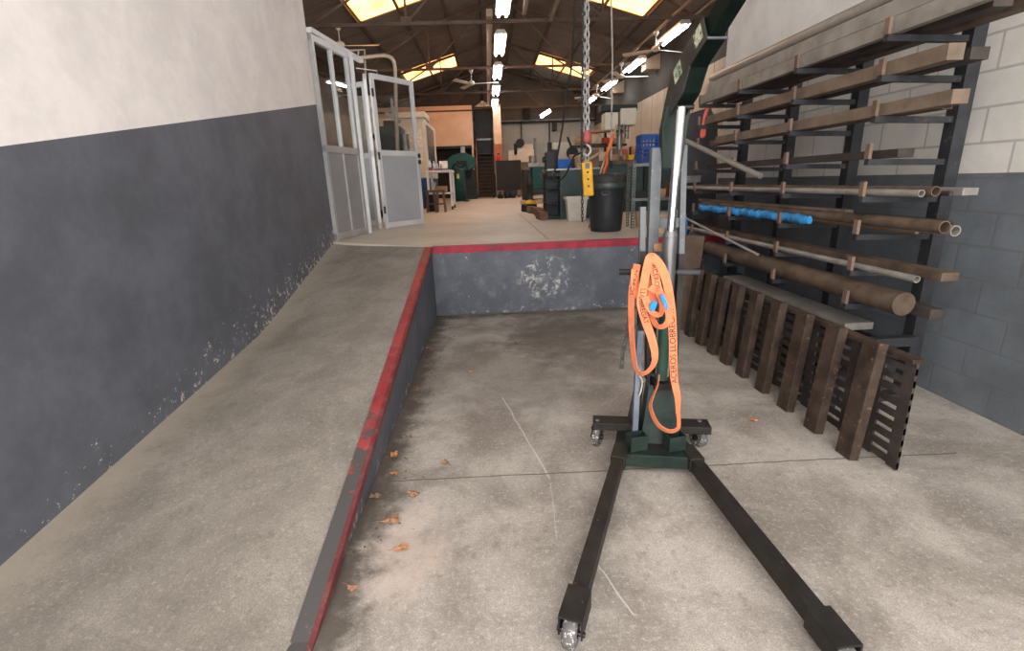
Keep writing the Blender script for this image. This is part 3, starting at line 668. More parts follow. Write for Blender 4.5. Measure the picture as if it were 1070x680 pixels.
# ------------------------------------------------------------------ orange lifting strap
m_or = M('orange_webbing', (.64, .19, .085), .75, 0, .12, 30, wear=(.45, .16, .08), wamt=.64, bp=.4)
ST = T('lifting_strap', 'orange flat webbing sling with dark lettering draped over the crane handle', 'lifting strap', at(690, 450, 2.40))
def ribbon(pts, name='webbing', n=10, wscale=1.0, W=.042):
    """pts: (px, py, Y, twist 0..1 edge-on, tilt)"""
    q = cr([Vector((*at(p[0], p[1], p[2]),)) for p in pts], n)
    tw = cr([Vector((p[3], 0, 0)) for p in pts], n); C = []
    for i, p in enumerate(q):
        d = (q[min(i + 1, len(q) - 1)] - q[max(i - 1, 0)]).normalized(); vw = (p - CAMP).normalized()
        s = d.cross(vw).normalized(); a_ = tw[i].x; wv = s * math.cos(a_) + vw * math.sin(a_); C.append((p, wv, d.cross(wv).normalized()))
    mb = MB(); P = []
    for p, wv, nrm in C:
        for e, o in ((-1, -.0012), (1, -.0012), (1, .0012), (-1, .0012)): P.append(p + wv * (W/2 * e * wscale) + nrm * o)
    mb.add(P, [(i*4 + k, i*4 + (k+1) % 4, i*4 + 4 + (k+1) % 4, i*4 + 4 + k) for i in range(len(C) - 1) for k in range(4)] + [(0, 1, 2, 3)], False)
    o = mb.build(name, m_or, ST); return o, C
def strap_text(par, C, txt, size, s0, flip=False):
    cu = bpy.data.curves.new('t', 'FONT'); cu.body = txt; cu.size = size; cu.align_y = 'CENTER'; ob = bpy.data.objects.new('t', cu); COL.objects.link(ob)
    dg = bpy.context.evaluated_depsgraph_get(); dg.update(); me = bpy.data.meshes.new_from_object(ob.evaluated_get(dg)); bpy.data.objects.remove(ob)
    bm = bmesh.new(); bm.from_mesh(me); bmesh.ops.triangulate(bm, faces=bm.faces); bmesh.ops.subdivide_edges(bm, edges=[e for e in bm.edges if e.calc_length() > .01], cuts=2); bm.to_mesh(me); bm.free()
    D = [0]
    for a, b in zip(C, C[1:]): D.append(D[-1] + (b[0] - a[0]).length)
    tot = D[-1]; vs = []
    for v in me.vertices:
        s = s0 + v.co.x; s = tot - s if flip else s; s = max(0, min(tot - 1e-5, s))
        i = max(k for k in range(len(D)) if D[k] <= s); i = min(i, len(C) - 2); f = (s - D[i]) / (D[i+1] - D[i])
        p = C[i][0].lerp(C[i+1][0], f); wv = C[i][1].lerp(C[i+1][1], f).normalized(); nr = C[i][2].lerp(C[i+1][2], f).normalized()
        if nr.dot(CAMP - p) < 0: off = -nr
        else: off = nr
        dd = (C[i+1][0] - C[i][0]).normalized() * (-1 if flip else 1)
        # width axis so that the lettering is not mirrored as seen from the front
        wax = off.cross(dd); vs.append(p + off * .0022 + wax * v.co.y)
    mb = MB(); mb.add(vs, [tuple(p.vertices) for p in me.polygons]); o = mb.build('lettering', M('black_ink', (.05, .025, .02), .8), par); bpy.data.meshes.remove(me); return o
# right long strand, down to the floor loop
r1, C1 = ribbon([(676, 273, 2.42, .9), (679, 269, 2.40, .4), (684, 270, 2.39, .2), (692, 281, 2.38, .15), (698, 300, 2.37, .15), (701.5, 325, 2.37, .15), (703, 350, 2.37, .3), (703.5, 375, 2.37, .35), (704.5, 396, 2.37, .5), (708, 415, 2.36, .75), (708.5, 432, 2.35, 1.1)])
strap_text(r1, C1, 'ACEROS LLOBREGAT', .044, .17, True)
ribbon([(708.5, 430, 2.35, 1.1), (709.5, 441, 2.34, 1.15), (708, 448, 2.33, 1.15), (700, 450.5, 2.32, 1.1), (690, 446, 2.33, 1.1), (683, 436, 2.34, 1.1), (679.5, 423, 2.36, 1.2), (683, 412, 2.38, 1.35), (687, 402, 2.40, 1.4), (688.5, 391, 2.42, 1.4)])
# left loop
r2, C2 = ribbon([(683, 270, 2.42, .9), (679, 269, 2.39, .5), (676, 280, 2.38, .25), (673.5, 293, 2.37, .2), (671.5, 304, 2.37, .1), (670, 318, 2.36, .1), (674.5, 335, 2.36, .1), (680.5, 352, 2.36, .25), (684, 367, 2.36, .5), (683.5, 379, 2.36, .9), (677, 388, 2.36, 1.1), (670, 390.5, 2.36, 1.15), (664.5, 385, 2.37, 1.1), (662, 370, 2.39, 1.0), (660, 350, 2.40, .95), (659.5, 325, 2.41, .8), (660.5, 303, 2.42, .7), (663, 290, 2.42, .6), (666, 276, 2.44, .6)])
strap_text(r2, C2, 'ACEROS', .036, .025, True); strap_text(r2, C2, 'LLOBREGAT', .034, .20, False)
ribbon([(664, 281, 2.43, .3), (663.5, 296, 2.42, .3), (667, 307, 2.41, .4), (669, 312, 2.40, .7)])
# inner folds
r3, C3 = ribbon([(682, 272, 2.40, .3), (684.5, 287, 2.39, .25), (687, 300, 2.38, .25), (692, 312, 2.37, .3), (698, 322, 2.36, .4), (699, 334, 2.35, .7), (693, 341, 2.34, 1.0), (686, 340, 2.34, 1.0), (681.5, 331, 2.35, .9), (680, 320, 2.36, .8)])
strap_text(r3, C3, 'ACEROS', .034, .02, False)
ribbon([(674, 310, 2.35, .6), (678, 321, 2.34, .7), (684, 328, 2.33, .9), (690, 328, 2.33, 1.0), (692, 320, 2.34, .9), (690, 308, 2.36, .7)])
ribbon([(686, 292, 2.42, .2), (682, 300, 2.41, .2), (680, 310, 2.40, .2), (684, 318, 2.40, .4)], W=.06)
ribbon([(679, 300, 2.37, .4), (684, 304, 2.36, .8), (688, 301, 2.36, .9)], W=.035); 
m_blue = M('blue_tip', (.01, .22, .62), .5, 0, .15)
for pts in ([(679, 320), (683, 314), (687, 316), (685, 323), (680, 326)], [(690, 309), (693, 307.5), (698.5, 319), (697, 325), (693.5, 319)]):
    mb = MB(); mb.prism([at(x, y, 2.325) for x, y in pts], (0, .012, 0)); tag(mb.build('sewn_end', m_blue, ST), 'blue sewn strap end', None)
MB().cbox(at(681.5, 390 - 9, 2.48), .018, .014, .03).build('blue_clip', m_blue, ST)

# ------------------------------------------------------------------ hoist chain, hook and pendant
m_rail = M('hoist_rail', (.28, .24, .2), .5, .4, .15)
for x, yy, lab in ((.93, 11.9, 'left of two hoist runway rails under the roof'), (1.55, 12.4, 'right of two hoist runway rails under the roof')):
    mb = MB(); mb.box(x - .04, x + .04, 2, yy, 4.95, 4.96); mb.box(x - .006, x + .006, 2, yy, 4.96, 5.05); mb.box(x - .04, x + .04, 2, yy, 5.05, 5.06); one(mb, 'hoist_rail', m_rail, lab, 'rail')
YH = 6.25
hp = at(607.5, 0, YH).x
one(MB().box(.85, 1.65, YH - .06, YH + .06, 4.75, 4.94), 'hoist_trolley', M('hoist_yellow', (.6, .38, .04), .5), 'yellow hoist trolley straddling the runway rails above the chains', 'hoist')
mb = MB(); c0 = at(613, 150, YH); chain(mb, [V(c0.x - .02, YH, 4.75), at(614, 137, YH)], .085, .056, .0085); chain(mb, [V(c0.x - .055, YH - .03, 4.75), at(611.5, 137, YH - .03)], .085, .056, .0085, 1)
tag(mb.build('hoist_chain', m_steelch), 'doubled steel lifting chain hanging in front of the workshop', 'chain')
mb = MB(); a = at(610, 150, YH - .1); chain(mb, [V(a.x - .02, a.y, 4.75), at(608, 150, YH - .1), at(608.5, 231, YH - .1)], .055, .034, .006)
tag(mb.build('hoist_chain', m_dkch), 'slack dark chain hanging down past the yellow pendant control', 'chain')
hk = T('hook_block', 'red hook block with steel hook at the end of hoist chain', 'hook', at(613, 155, YH))
mb = MB(); c = at(613.5, 143, YH); mb.lathe((c.x, c.y, c.z - .08), [(0, 0), (.04, 0), (.055, .03), (.06, .13), (.045, .15), (0, .15)], 14); mb.build('block', M('faded_red', (.34, .09, .08), .6, 0, .3), hk)
hk_p = [at(613.3, 148, YH), at(613.3, 151, YH), at(616.3, 154, YH), at(617, 158.5, YH), at(613.5, 162.5, YH), at(609.5, 160, YH), at(609, 156, YH)]
MB().tube(cr(hk_p, 6), .016, 10).build('hook', m_steelch, hk)
pd = T('pendant_control', 'yellow hoist pendant control hanging beside the black barrel', 'hoist control', at(613, 205, 6.1))
pt, pb_ = at(613, 169, 6.1), at(615, 205, 6.1)
mb = MB(); mb.beam(pt, pb_, .125, .06, up=(0, 1, 0)); mb.build('housing', M('control_yellow', (.66, .34, .02), .5, 0, .15, 8, wear=(.5, .3, .05), wamt=.65), pd, .02)
for k, f_ in enumerate((.3, .5, .7)): MB().cyl(pt.lerp(pb_, f_) + V(0, -.03, 0), pt.lerp(pb_, f_) + V(0, -.036, 0), .012).build('screw', M('black_plastic'), pd)
MB().cbox(pt.lerp(pb_, .12) + V(0, -.032, 0), .05, .006, .06).build('grey_plate', m_zinc, pd)
MB().tube([at(612, 161, 6.14), at(612, 170, 6.12)], .006).build('suspension', m_steelch, pd); MB().tube([at(615, 161, 6.14), at(614.5, 170, 6.12)], .006).build('suspension', m_steelch, pd)
one(MB().tube(cr([at(601, -8, 7.5), at(600, 20, 7.5), at(597, 70, 7.5), at(592, 95, 7.5), at(588, 130, 7.5), at(583, 160, 7.5), at(579, 185, 7.5), at(583, 188.5, 7.5), at(590, 184, 7.4), at(596, 172, 7.3), at(600, 163, 7.3), at(606, 160, 7)], 8), .014), 'control_cable', m_blk, 'black hanging control cable looping left of the hoist chain', 'cable')
one(MB().tube([at(638.5, -10, 8.2), at(640, 60, 8.2), at(639, 130, 8.2), at(638.5, 172, 8.2)], .013), 'hanging_cord', M('pale_cord', (.38, .36, .33), .7), 'pale straight cord hanging down above the black barrel', 'cord')
MBt = MB(); MBt.box(at(638.5, 172, 8.2).x - .02, at(638.5, 172, 8.2).x + .02, 8.18, 8.22, at(638, 176, 8.2).z, at(638, 168, 8.2).z); one(MBt, 'pull_switch', m_blk, 'small dark switch at lower end of the pale cord', 'switch')

# ------------------------------------------------------------------ black barrel, white tub, angle-iron shelf with crates
c = onz(635, 236, H); cx, cy = 1.63, 7.0
br = T('barrel', 'black lidded plastic barrel standing at the edge of raised floor', 'barrel', (cx, cy, H))
m_bk = M('black_polythene', (.018, .019, .021), .45, 0, .2, 6)
MB().lathe((cx, cy, H), [(0, .0), (.205, 0), (.215, .02), (.235, .30), (.25, .58), (.255, .60), (.255, .66), (.245, .665), (.24, .60)], 40).build('body', m_bk, br)
MB().lathe((cx, cy, H + .60), [(.262, -.02), (.268, 0), (.268, .035), (.262, .05)], 40).build('clamp_ring', M('green_grey_band', (.05, .065, .058), .4, .3), br)
MB().lathe((cx, cy, H + .655), [(.262, -.01), (.266, .03), (.262, .085), (.24, .105), (.12, .12), (0, .122)], 40).build('lid', M('dusty_lid', (.03, .028, .027), .6, 0, .3, 8, wear=(.09, .065, .05), wamt=.6, ws=4), br)
MB().tube([(cx - .12, cy - .245, H + .53), (cx - .12, cy - .28, H + .50), (cx + .0 - .03, cy - .29, H + .50), (cx - .02, cy - .255, H + .53)], .008).build('handle', m_zinc, br)
# stick and orange hose standing behind it
one(MB().tube(cr([V(1.62, 7.45, H), V(1.62, 7.42, 1.3), at(631, 180, 7.4), at(634, 170, 7.4), at(634.5, 160, 7.4), at(638, 150, 7.4), at(641, 140, 7.4)], 6), .022), 'orange_hose', M('orange_rubber', (.65, .14, .04), .6), 'orange hose end standing up behind the black barrel', 'hose')
one(MB().tube([V(1.5, 7.55, H), at(627, 182, 7.5), at(634, 160, 7.5), at(645, 130, 7.5)], .016), 'wooden_stick', M('raw_wood', (.42, .29, .18), .7), 'wooden stick leaning behind the black barrel', 'stick')
tc = onz(604, 229, H); tb = T('plastic_tub', 'white plastic tub on floor left of the black barrel', 'tub', tc)
m_tub = M('white_plastic', (.62, .58, .52), .5, 0, .06)
mb = MB(); x0, x1, y0, y1 = 1.37, 1.73, 8.85, 9.15; h = .42
def taper(mb, x0, x1, y0, y1, z0, z1, k, t=.008):
    P = []
    for z, e in ((z0, k), (z1, 0)): P += [(x0 + e, y0 + e, z), (x1 - e, y0 + e, z), (x1 - e, y1 - e, z), (x0 + e, y1 - e, z)]
    for z, e in ((z1, t), (z0 + t, k + t)): P += [(x0 + e, y0 + e, z), (x1 - e, y0 + e, z), (x1 - e, y1 - e, z), (x0 + e, y1 - e, z)]
    fs = [(3, 2, 1, 0)]
    for l in range(3): fs += [(4*l + i, 4*l + (i+1) % 4, 4*l + 4 + (i+1) % 4, 4*l + 4 + i) for i in range(4)]
    fs.append((12, 13, 14, 15)); mb.add(P, fs); return mb
taper(mb, x0, x1, y0, y1, H, H + h, .03).build('body', m_tub, tb, .01)
mb = MB()
for a in ((x0 - .02, x1 + .02, y0 - .02, y0), (x0 - .02, x1 + .02, y1, y1 + .02), (x0 - .02, x0, y0, y1), (x1, x1 + .02, y0, y1)): mb.box(a[0], a[1], a[2], a[3], H + h - .05, H + h)
mb.build('rim', m_tub, tb)
# shelf
SX0, SX1, SY0, SY1 = 2.05, 2.80, 7.20, 7.50
sh = T('angle_iron_shelf', 'slotted grey angle-iron shelf unit right of the black barrel', 'shelf unit', (2.4, 7.3, H))
m_ang = M('slotted_angle', (.20, .21, .20), .5, .5, .15, 8)
for x in (SX0, SX1):
    for y in (SY0, SY1):
        mb = MB(); sx = 1 if x == SX0 else -1; sy = 1 if y == SY0 else -1
        # perforated: two strips with cross bridges
        n_ = 22; z0_, z1_ = H, 1.76; fl = .045; st = (z1_ - z0_) / n_
        for a in (0, .032): mb.box(min(x + sx*a, x + sx*(a + .013)), max(x + sx*a, x + sx*(a + .013)), y - .0015, y + .0015, z0_, z1_)
        for k in range(n_): mb.box(min(x, x + sx * fl), max(x, x + sx * fl), y - .0015, y + .0015, z0_ + k*st, z0_ + k*st + st*.45)
        mb.box(x - .0015, x + .0015, min(y, y + sy*.04), max(y, y + sy*.04), z0_, z1_)
        mb.build('upright', m_ang, sh)
for z in (1.255, 1.73):
    mb = MB(); mb.box(SX0 + .003, SX1 - .003, SY0 + .003, SY1 - .003, z, z + .004); mb.box(SX0 + .003, SX1 - .003, SY0 + .003, SY0 + .006, z - .035, z); mb.box(SX0 + .003, SX0 + .006, SY0, SY1, z - .035, z); mb.build('shelf', m_ang, sh)
m_cr = M('blue_crate_plastic', (.015, .07, .27), .5, 0, .15)
def crate(x0, x1, y0, y1, z0, h, label):
    t = T('crate', label, 'crate', ((x0 + x1)/2, (y0 + y1)/2, z0), 'blue crates on the shelf unit')
    MB().box(x0 + .012, x1 - .012, y0 + .012, y1 - .012, z0, z0 + .01).build('bottom', m_cr, t)
    mb = MB()
    for z in (z0, z0 + h*.33, z0 + h*.62, z0 + h - .03):
        for a in ((x0, x1, y0, y0 + .012), (x0, x1, y1 - .012, y1), (x0, x0 + .012, y0 + .012, y1 - .012), (x1 - .012, x1, y0 + .012, y1 - .012)): mb.box(*a, z, z + .014 if z < z0 + h - .04 else z0 + h)
    n = 6
    for k in range(n + 1):
        x = x0 + (x1 - x0 - .02) * k / n
        for y in (y0 + .001, y1 - .012): mb.box(x, x + .012, y, y + .01, z0, z0 + h)
        y = y0 + (y1 - y0 - .02) * k / n
        for x2 in (x0 + .001, x1 - .012): mb.box(x2, x2 + .01, y, y + .02, z0, z0 + h)
    mb.build('lattice_wall', m_cr, t); return t
crate(2.15, 2.44, 7.22, 7.48, 1.736, .21, 'blue plastic lattice crate on the shelf top, lower of two')
crate(2.16, 2.46, 7.23, 7.49, 1.95, .17, 'blue plastic lattice crate on the shelf top, upper of two')
crate(2.46, 2.79, 7.22, 7.48, 1.736, .30, 'blue plastic lattice crate at right end of the shelf top')
mc = M('carton', (.34, .21, .12), .8, 0, .15)
for k, (x0, x1, z0, h, lab) in enumerate(((2.12, 2.34, 1.26, .10, 'low dark tray on the middle of the slotted shelf'), (2.38, 2.56, 1.26, .12, 'brown carton on the middle shelf beside dark tray'), (2.60, 2.76, 1.26, .2, 'rust-red box at right end of the middle shelf'))):
    one(taper(MB(), x0, x1, 7.25, 7.45, z0, z0 + h, .01), 'parts_tray' if k == 0 else 'carton', (m_blk, mc, M('rust_red', (.2, .06, .03), .7))[k], lab, 'tray' if k == 0 else 'box')
mb = MB(); mb.cyl((2.25, 7.35, H), (2.25, 7.35, H + .22), .09, .1, 18); one(mb, 'small_bucket', mc, 'small brown bucket under the slotted shelf', 'bucket')

# ------------------------------------------------------------------ workshop right side: cabinets, benches, machines
m_tg = M('machine_green', (.032, .055, .054), .45, .1, .2, 3, wear=(.1, .13, .12), wamt=.62); m_teal = M('machine_teal', (.014, .085, .078), .45, .1, .2, 3)
m_dk = M('dark_machine', (.022, .026, .026), .5, .2, .3, 4); m_cream = M('machine_cream', (.55, .50, .41), .5, 0, .08, 3); m_steel = M('bare_steel', (.25, .245, .23), .4, .7, .2, 8)
cb = T('steel_cabinet', 'grey-green steel cabinet with open dark shelves behind the white tub', 'cabinet', (1.6, 9.7, H))
X0, X1, Y0, Y1, Z1 = 1.33, 2.05, 9.45, 10.3, 1.72
xd = 1.12
mb = MB(); mb.box(X0, X1, Y0, Y1, H + .0, Z1); mb.build('side_panel', m_tg, cb, .004)
mb = MB(); mb.box(xd - .02, X0 - .001, Y1 - .05, Y1, H, Z1 - .04); mb.box(xd - .02, X0 - .001, Y0, Y1 - .05, Z1 - .10, Z1 - .04); mb.box(xd - .02, X0 - .001, Y0, Y1 - .05, H, H + .06); mb.box(xd - .02, X0 - .001, Y0 + .3, Y0 + .32, H + .06, Z1 - .1); mb.build('open_shelving', m_dk, cb)
for z in (1.12, 1.4): MB().box(xd - .02, X0 - .001, Y0, Y1 - .05, z, z + .015).build('shelf', m_dk, cb)
MB().box(xd - .03, X1 + .02, Y0 - .02, Y1 + .02, Z1, Z1 + .03).build('worktop', m_steel, cb)
# hanging button box / machine head left of cabinet
mb = MB(); p = at(578, 175, 9.4); mb.box(p.x - .11, p.x + .04, 9.5, 9.8, Z1 + .031, Z1 + .33); mb.cyl((p.x - .03, 9.65, Z1 + .33), (p.x - .03, 9.65, Z1 + .5), .04); mb.cyl((p.x - .11, 9.6, Z1 + .2), (p.x - .17, 9.6, Z1 + .2), .05); one(mb, 'bench_machine', m_dk, 'small dark bench machine at left end of the cabinet top', 'machine')
b_ = T('storage_bin', 'bright blue storage bin on top of the grey-green cabinet', 'bin', at(590, 178, 9.6))
q = at(590, 178, 9.6); taper(MB(), q.x - .15, q.x + .15, 9.5, 9.75, Z1 + .031, Z1 + .19, .02).build('body', M('bin_blue', (.01, .10, .42), .5), b_)
MB().box(q.x - .16, q.x + .16, 9.485, 9.5, Z1 + .16, Z1 + .195).build('rim', M('bin_blue'), b_)
# long bench behind with clutter
bn = T('workbench', 'long dark workbench with cluttered top behind the barrel', 'workbench', (3.2, 11, H))
MB().box(2.1, 4.6, 10.7, 11.6, 1.82, 1.90).build('worktop', M('oily_wood', (.12, .085, .06), .7, 0, .3, 5), bn); MB().box(2.15, 4.55, 10.8, 10.84, H, 1.82).build('front_panel', m_tg, bn)
for x in (2.15, 3.3, 4.5): MB().box(x, x + .07, 10.73, 10.8, H, 1.82).build('leg', m_dk, bn)
def clut(px, py, w, h, Y, d, mat, name, label, cat, z=None, rz=0, ry=0):
    p = at(px, py, Y); zz = p.z if z is None else z
    mb = MB(); mb.cbox((p.x, Y + d/2, zz + h/2), w, d, h, rz, 0, ry); return one(mb, name, mat, label, cat, None, .006)
mw = M('raw_wood'); mred = M('box_red', (.35, .06, .04), .6); myel = M('box_yellow', (.7, .42, .03), .6); mor = M('orange_box', (.55, .24, .06), .6)
clut(671, 158, .30, .28, 10.9, .3, mor, 'metal_box', 'orange metal box standing on the long workbench', 'box', 1.905)
clut(645, 160, .34, .12, 10.85, .3, mc, 'carton', 'flat brown carton on the long workbench, left of the orange box', 'box', 1.905, .2)
clut(630, 160, .25, .18, 10.9, .25, M('pale_carton', (.52, .43, .33), .8), 'carton', 'pale carton at left end of the long workbench', 'box', 1.905, -.2)
clut(660, 150, .12, .1, 10.8, .1, myel, 'oil_can', 'small yellow tin at the front of the long workbench', 'tin', 1.905)
clut(697, 150, .3, .22, 11.0, .3, m_tg, 'bench_vise', 'green bench vise on right end of the long workbench', 'vise', 1.905)
mb = MB(); p = at(612, 178, 9.7); mb.cbox((p.x + .05, 9.75, Z1 + .175), .5, .08, .035, .1, 0, -.5); one(mb, 'timber_offcut', mw, 'timber offcut leaning on the cabinet top behind the yellow control', 'wood')
clut(600, 172, .16, .26, 9.9, .2, mc, 'carton', 'brown carton standing on the cabinet behind the blue bin', 'box', Z1 + .031)
clut(620, 165, .22, .34, 9.95, .2, M('brown_motor', (.16, .10, .07), .6), 'electric_motor', 'dark brown motor block on right end of the cabinet', 'motor', Z1 + .031)
clut(577, 185, .3, .5, 11.3, .4, m_dk, 'machine_head', 'dark machine block behind the cabinet at left', 'machine', H, 0)
# cream grinder on shelf wall behind
sp = T('grinding_machine', 'cream machine head with dark pulleys beside the chain at back', 'machine', (1.9, 13.5, H))
Y = 13.5
mb = MB(); a = at(588, 158, Y); mb.box(a.x - .25, a.x + .2, Y, Y + .5, a.z - .2, a.z + .22); mb.build('head', m_cream, sp, .02)
mb = MB(); mb.box(a.x - .3, a.x + .35, Y + .02, Y + .5, H, a.z - .2); mb.build('pedestal', m_dk, sp, .01)
MB().cyl((a.x + .25, Y - .02, a.z - .05), (a.x + .25, Y + .3, a.z - .05), .16, n=20).build('pulley', m_dk, sp); MB().beam(at(598, 157, Y), at(593, 143, Y), .06, .05).build('lever', m_blk, sp)
# radial drill with cream head
rdm = T('drilling_machine', 'tall drilling machine with cream head rising behind the workbench', 'drilling machine', (3.0, 12.2, H))
Y = 12.1; cxm = at(646, 150, Y).x
MB().cyl((cxm + .05, Y + .1, H), (cxm + .05, Y + .1, 3.0), .07, n=20).build('column', m_steel, rdm)
q1, q2 = at(647, 114, Y), at(663, 131, Y); MB().box(q1.x, q2.x, Y - .15, Y + .35, q2.z, q1.z).build('gearbox', m_cream, rdm, .02)
q1, q2 = at(631, 118, Y), at(645, 136, Y); MB().box(q1.x, q2.x, Y - .1, Y + .25, q2.z, q1.z).build('motor_housing', m_cream, rdm, .02)
q1, q2 = at(623, 110, Y), at(665, 117, Y); MB().box(q1.x + .1, q2.x, Y - .1, Y + .3, q2.z + .02, q1.z).build('belt_cover', m_dk, rdm, .02)
MB().cyl((at(655, 132, Y).x, Y, at(655, 145, Y).z), (at(655, 132, Y).x, Y, at(655, 131, Y).z), .05).build('spindle', m_steel, rdm)
mb = MB()
for k in range(8):
    t_ = k * math.pi / 4; c = at(650, 137, Y - .2); mb.cyl(c, c + V(math.cos(t_) * .16, 0, math.sin(t_) * .16), .008, n=6)
mb.build('feed_wheel', m_dk, rdm)
MB().box(cxm - .3, cxm + .4, Y - .3, Y + .5, H, H + .15).build('base', m_dk, rdm); MB().box(cxm - .35, cxm + .35, Y - .35, Y + .3, 1.95, 2.03).build('table', m_dk, rdm)
for a_ in ((599, 9.46, .05, .16, .1, m_dk, 'parts_box', 'small dark parts box in front on the cabinet beside the blue bin', Z1 + .031),
           (607, 9.45, .14, .09, .1, mw, 'wooden_block', 'wooden block at the front of the cabinet top', Z1 + .031),
           (616, 9.55, .12, .05, .1, m_steel, 'steel_block', 'flat steel block at right front of the cabinet top', Z1 + .031),
           (652, 10.9, .18, .22, .2, mred, 'metal_box', 'red metal box on the long workbench beside the orange one', 1.905),
           (683, 10.78, .13, .16, .2, mc, 'carton', 'small brown carton left of the green vise on workbench', 1.905),
           (661, 11.44, .12, .3, .15, m_dk, 'metal_box', 'tall dark box at the back of the long workbench', 1.905),
           (639, 11.42, .2, .28, .12, M('brown_motor'), 'electric_motor', 'brown motor at the back left of long workbench', 1.905),
           (680, 11.4, .25, .36, .15, M('pale_carton'), 'carton', 'tall pale carton at back right of the long workbench', 1.905)):
    p = at(a_[0], 165, a_[1]); mb = MB(); mb.cbox((p.x, a_[1] + a_[4]/2, a_[8] + a_[3]/2), a_[2], a_[4], a_[3], random.uniform(-.2, .2)); one(mb, a_[6], a_[5], a_[7], 'box', None, .008)
for k, (px, h_, mt_, lab) in enumerate(((649, .25, m_steel, 'slim steel bottle among the workbench clutter'), (668, .2, myel, 'yellow spray can on the long workbench'), (676, .24, m_dk, 'dark oil bottle on the long workbench'), (693, .2, mred, 'red spray can near right end of the long workbench'))):
    p = at(px, 165, 10.76); MBc = MB(); MBc.lathe((p.x, 10.76, 1.902), [(0, 0), (.035, 0), (.035, h_*.7), (.012, h_*.85), (.012, h_), (0, h_)], 12); one(MBc, 'spray_can', mt_, lab, 'can')
# wall shelf planks behind
for (pa, pb, Yv, mat, lab) in (((612, 136), (640, 135), 14.5, mw, 'pale timber wall shelf left of the cream drill head'), ((596, 152), (655, 151), 14.2, m_dk, 'long dark shelf behind the workbench clutter')):
    a, b2 = at(*pa, Yv), at(*pb, Yv); t = T('wall_shelf', lab, 'shelf', a)
    MB().box(a.x, b2.x, Yv, Yv + .5, a.z - .05, a.z).build('board', mat, t)
    for x in (a.x + .1, b2.x - .15): MB().box(x, x + .06, Yv + .3, Yv + .36, H, a.z - .05).build('post', m_dk, t)
for k, (px, w, h, mat, lab) in enumerate(((607, .25, .2, mc, 'brown box on the dark rear shelf behind the chain'), (622, .35, .24, M('pale_carton'), 'pale box on the dark rear shelf'), (633, .2, .16, mred, 'red box on the dark rear shelf'), (648, .3, .15, mw, 'wooden box at right end of the dark rear shelf'))):
    clut(px, 150, w, h, 14.25, .25, mat, 'storage_box', lab, 'box')
# machines in the mid distance, left of the chain
lt = T('lathe', 'dark green lathe with teal end panel in mid distance', 'lathe', (1.5, 17, H))
Y = 16.9
MB().box(at(547, 200, Y).x, at(556, 200, Y).x, Y, Y + .9, H, 1.92).build('headstock_cabinet', m_dk, lt, .02); MB().box(at(556.5, 200, Y).x, at(572, 200, Y).x, Y + .05, Y + .9, H + .45, 2.0).build('end_panel', m_teal, lt, .02)
MB().box(at(553, 200, Y).x, at(566, 200, Y).x, Y + .15, Y + .7, 2.0, 2.12).build('bed', m_steel, lt); MB().cyl((at(561, 200, Y).x, Y + .3, 2.1), (at(561, 200, Y).x, Y + .3, 2.9), .04).build('post', m_steel, lt); MB().box(at(556.5, 200, Y).x, at(572, 200, Y).x, Y + .1, Y + .8, H, H + .12).build('plinth', m_dk, lt)
MB().cyl((at(558, 200, Y).x, Y + .3, 2.1), (at(558, 200, Y).x, Y + .3, 2.35), .12).build('chuck', m_steel, lt)
gd = T('pillar_machine', 'small dark pillar machine on the floor before the lathe', 'machine', onz(554, 214, H))
c = onz(554, 213, H); MB().lathe(c, [(0, 0), (.22, 0), (.22, .1), (.1, .16), (.08, .5), (.12, .55), (.12, .7), (.04, .75), (.03, .95), (0, .95)], 16).build('pillar', m_dk, gd)
MB().box(c.x - .3, c.x + .55, c.y - .2, c.y + .3, c.z, c.z + .12).build('pallet', mw, gd)
ml = T('milling_machine', 'grey-green milling machine standing left behind the open cabinet', 'machine', (1.6, 12.6, H))
Y = 12.6
MB().box(at(573, 200, Y).x, at(583, 200, Y).x, Y, Y + .8, H, 2.1).build('column', m_tg, ml, .03); MB().box(at(571, 200, Y).x - .08, at(584, 200, Y).x, Y - .25, Y + .6, 1.6, 1.72).build('table', m_steel, ml, .01)
MB().box(at(574, 200, Y).x, at(582, 200, Y).x, Y - .3, Y + .1, 1.95, 2.25).build('head', m_dk, ml, .03); MB().box(at(573, 200, Y).x - .05, at(584, 200, Y).x, Y - .3, Y + .8, H, H + .18).build('base', m_dk, ml); MB().cyl((at(577, 200, Y).x, Y - .2, 1.72), (at(577, 200, Y).x, Y - .2, 1.95), .05).build('spindle', m_steel, ml)
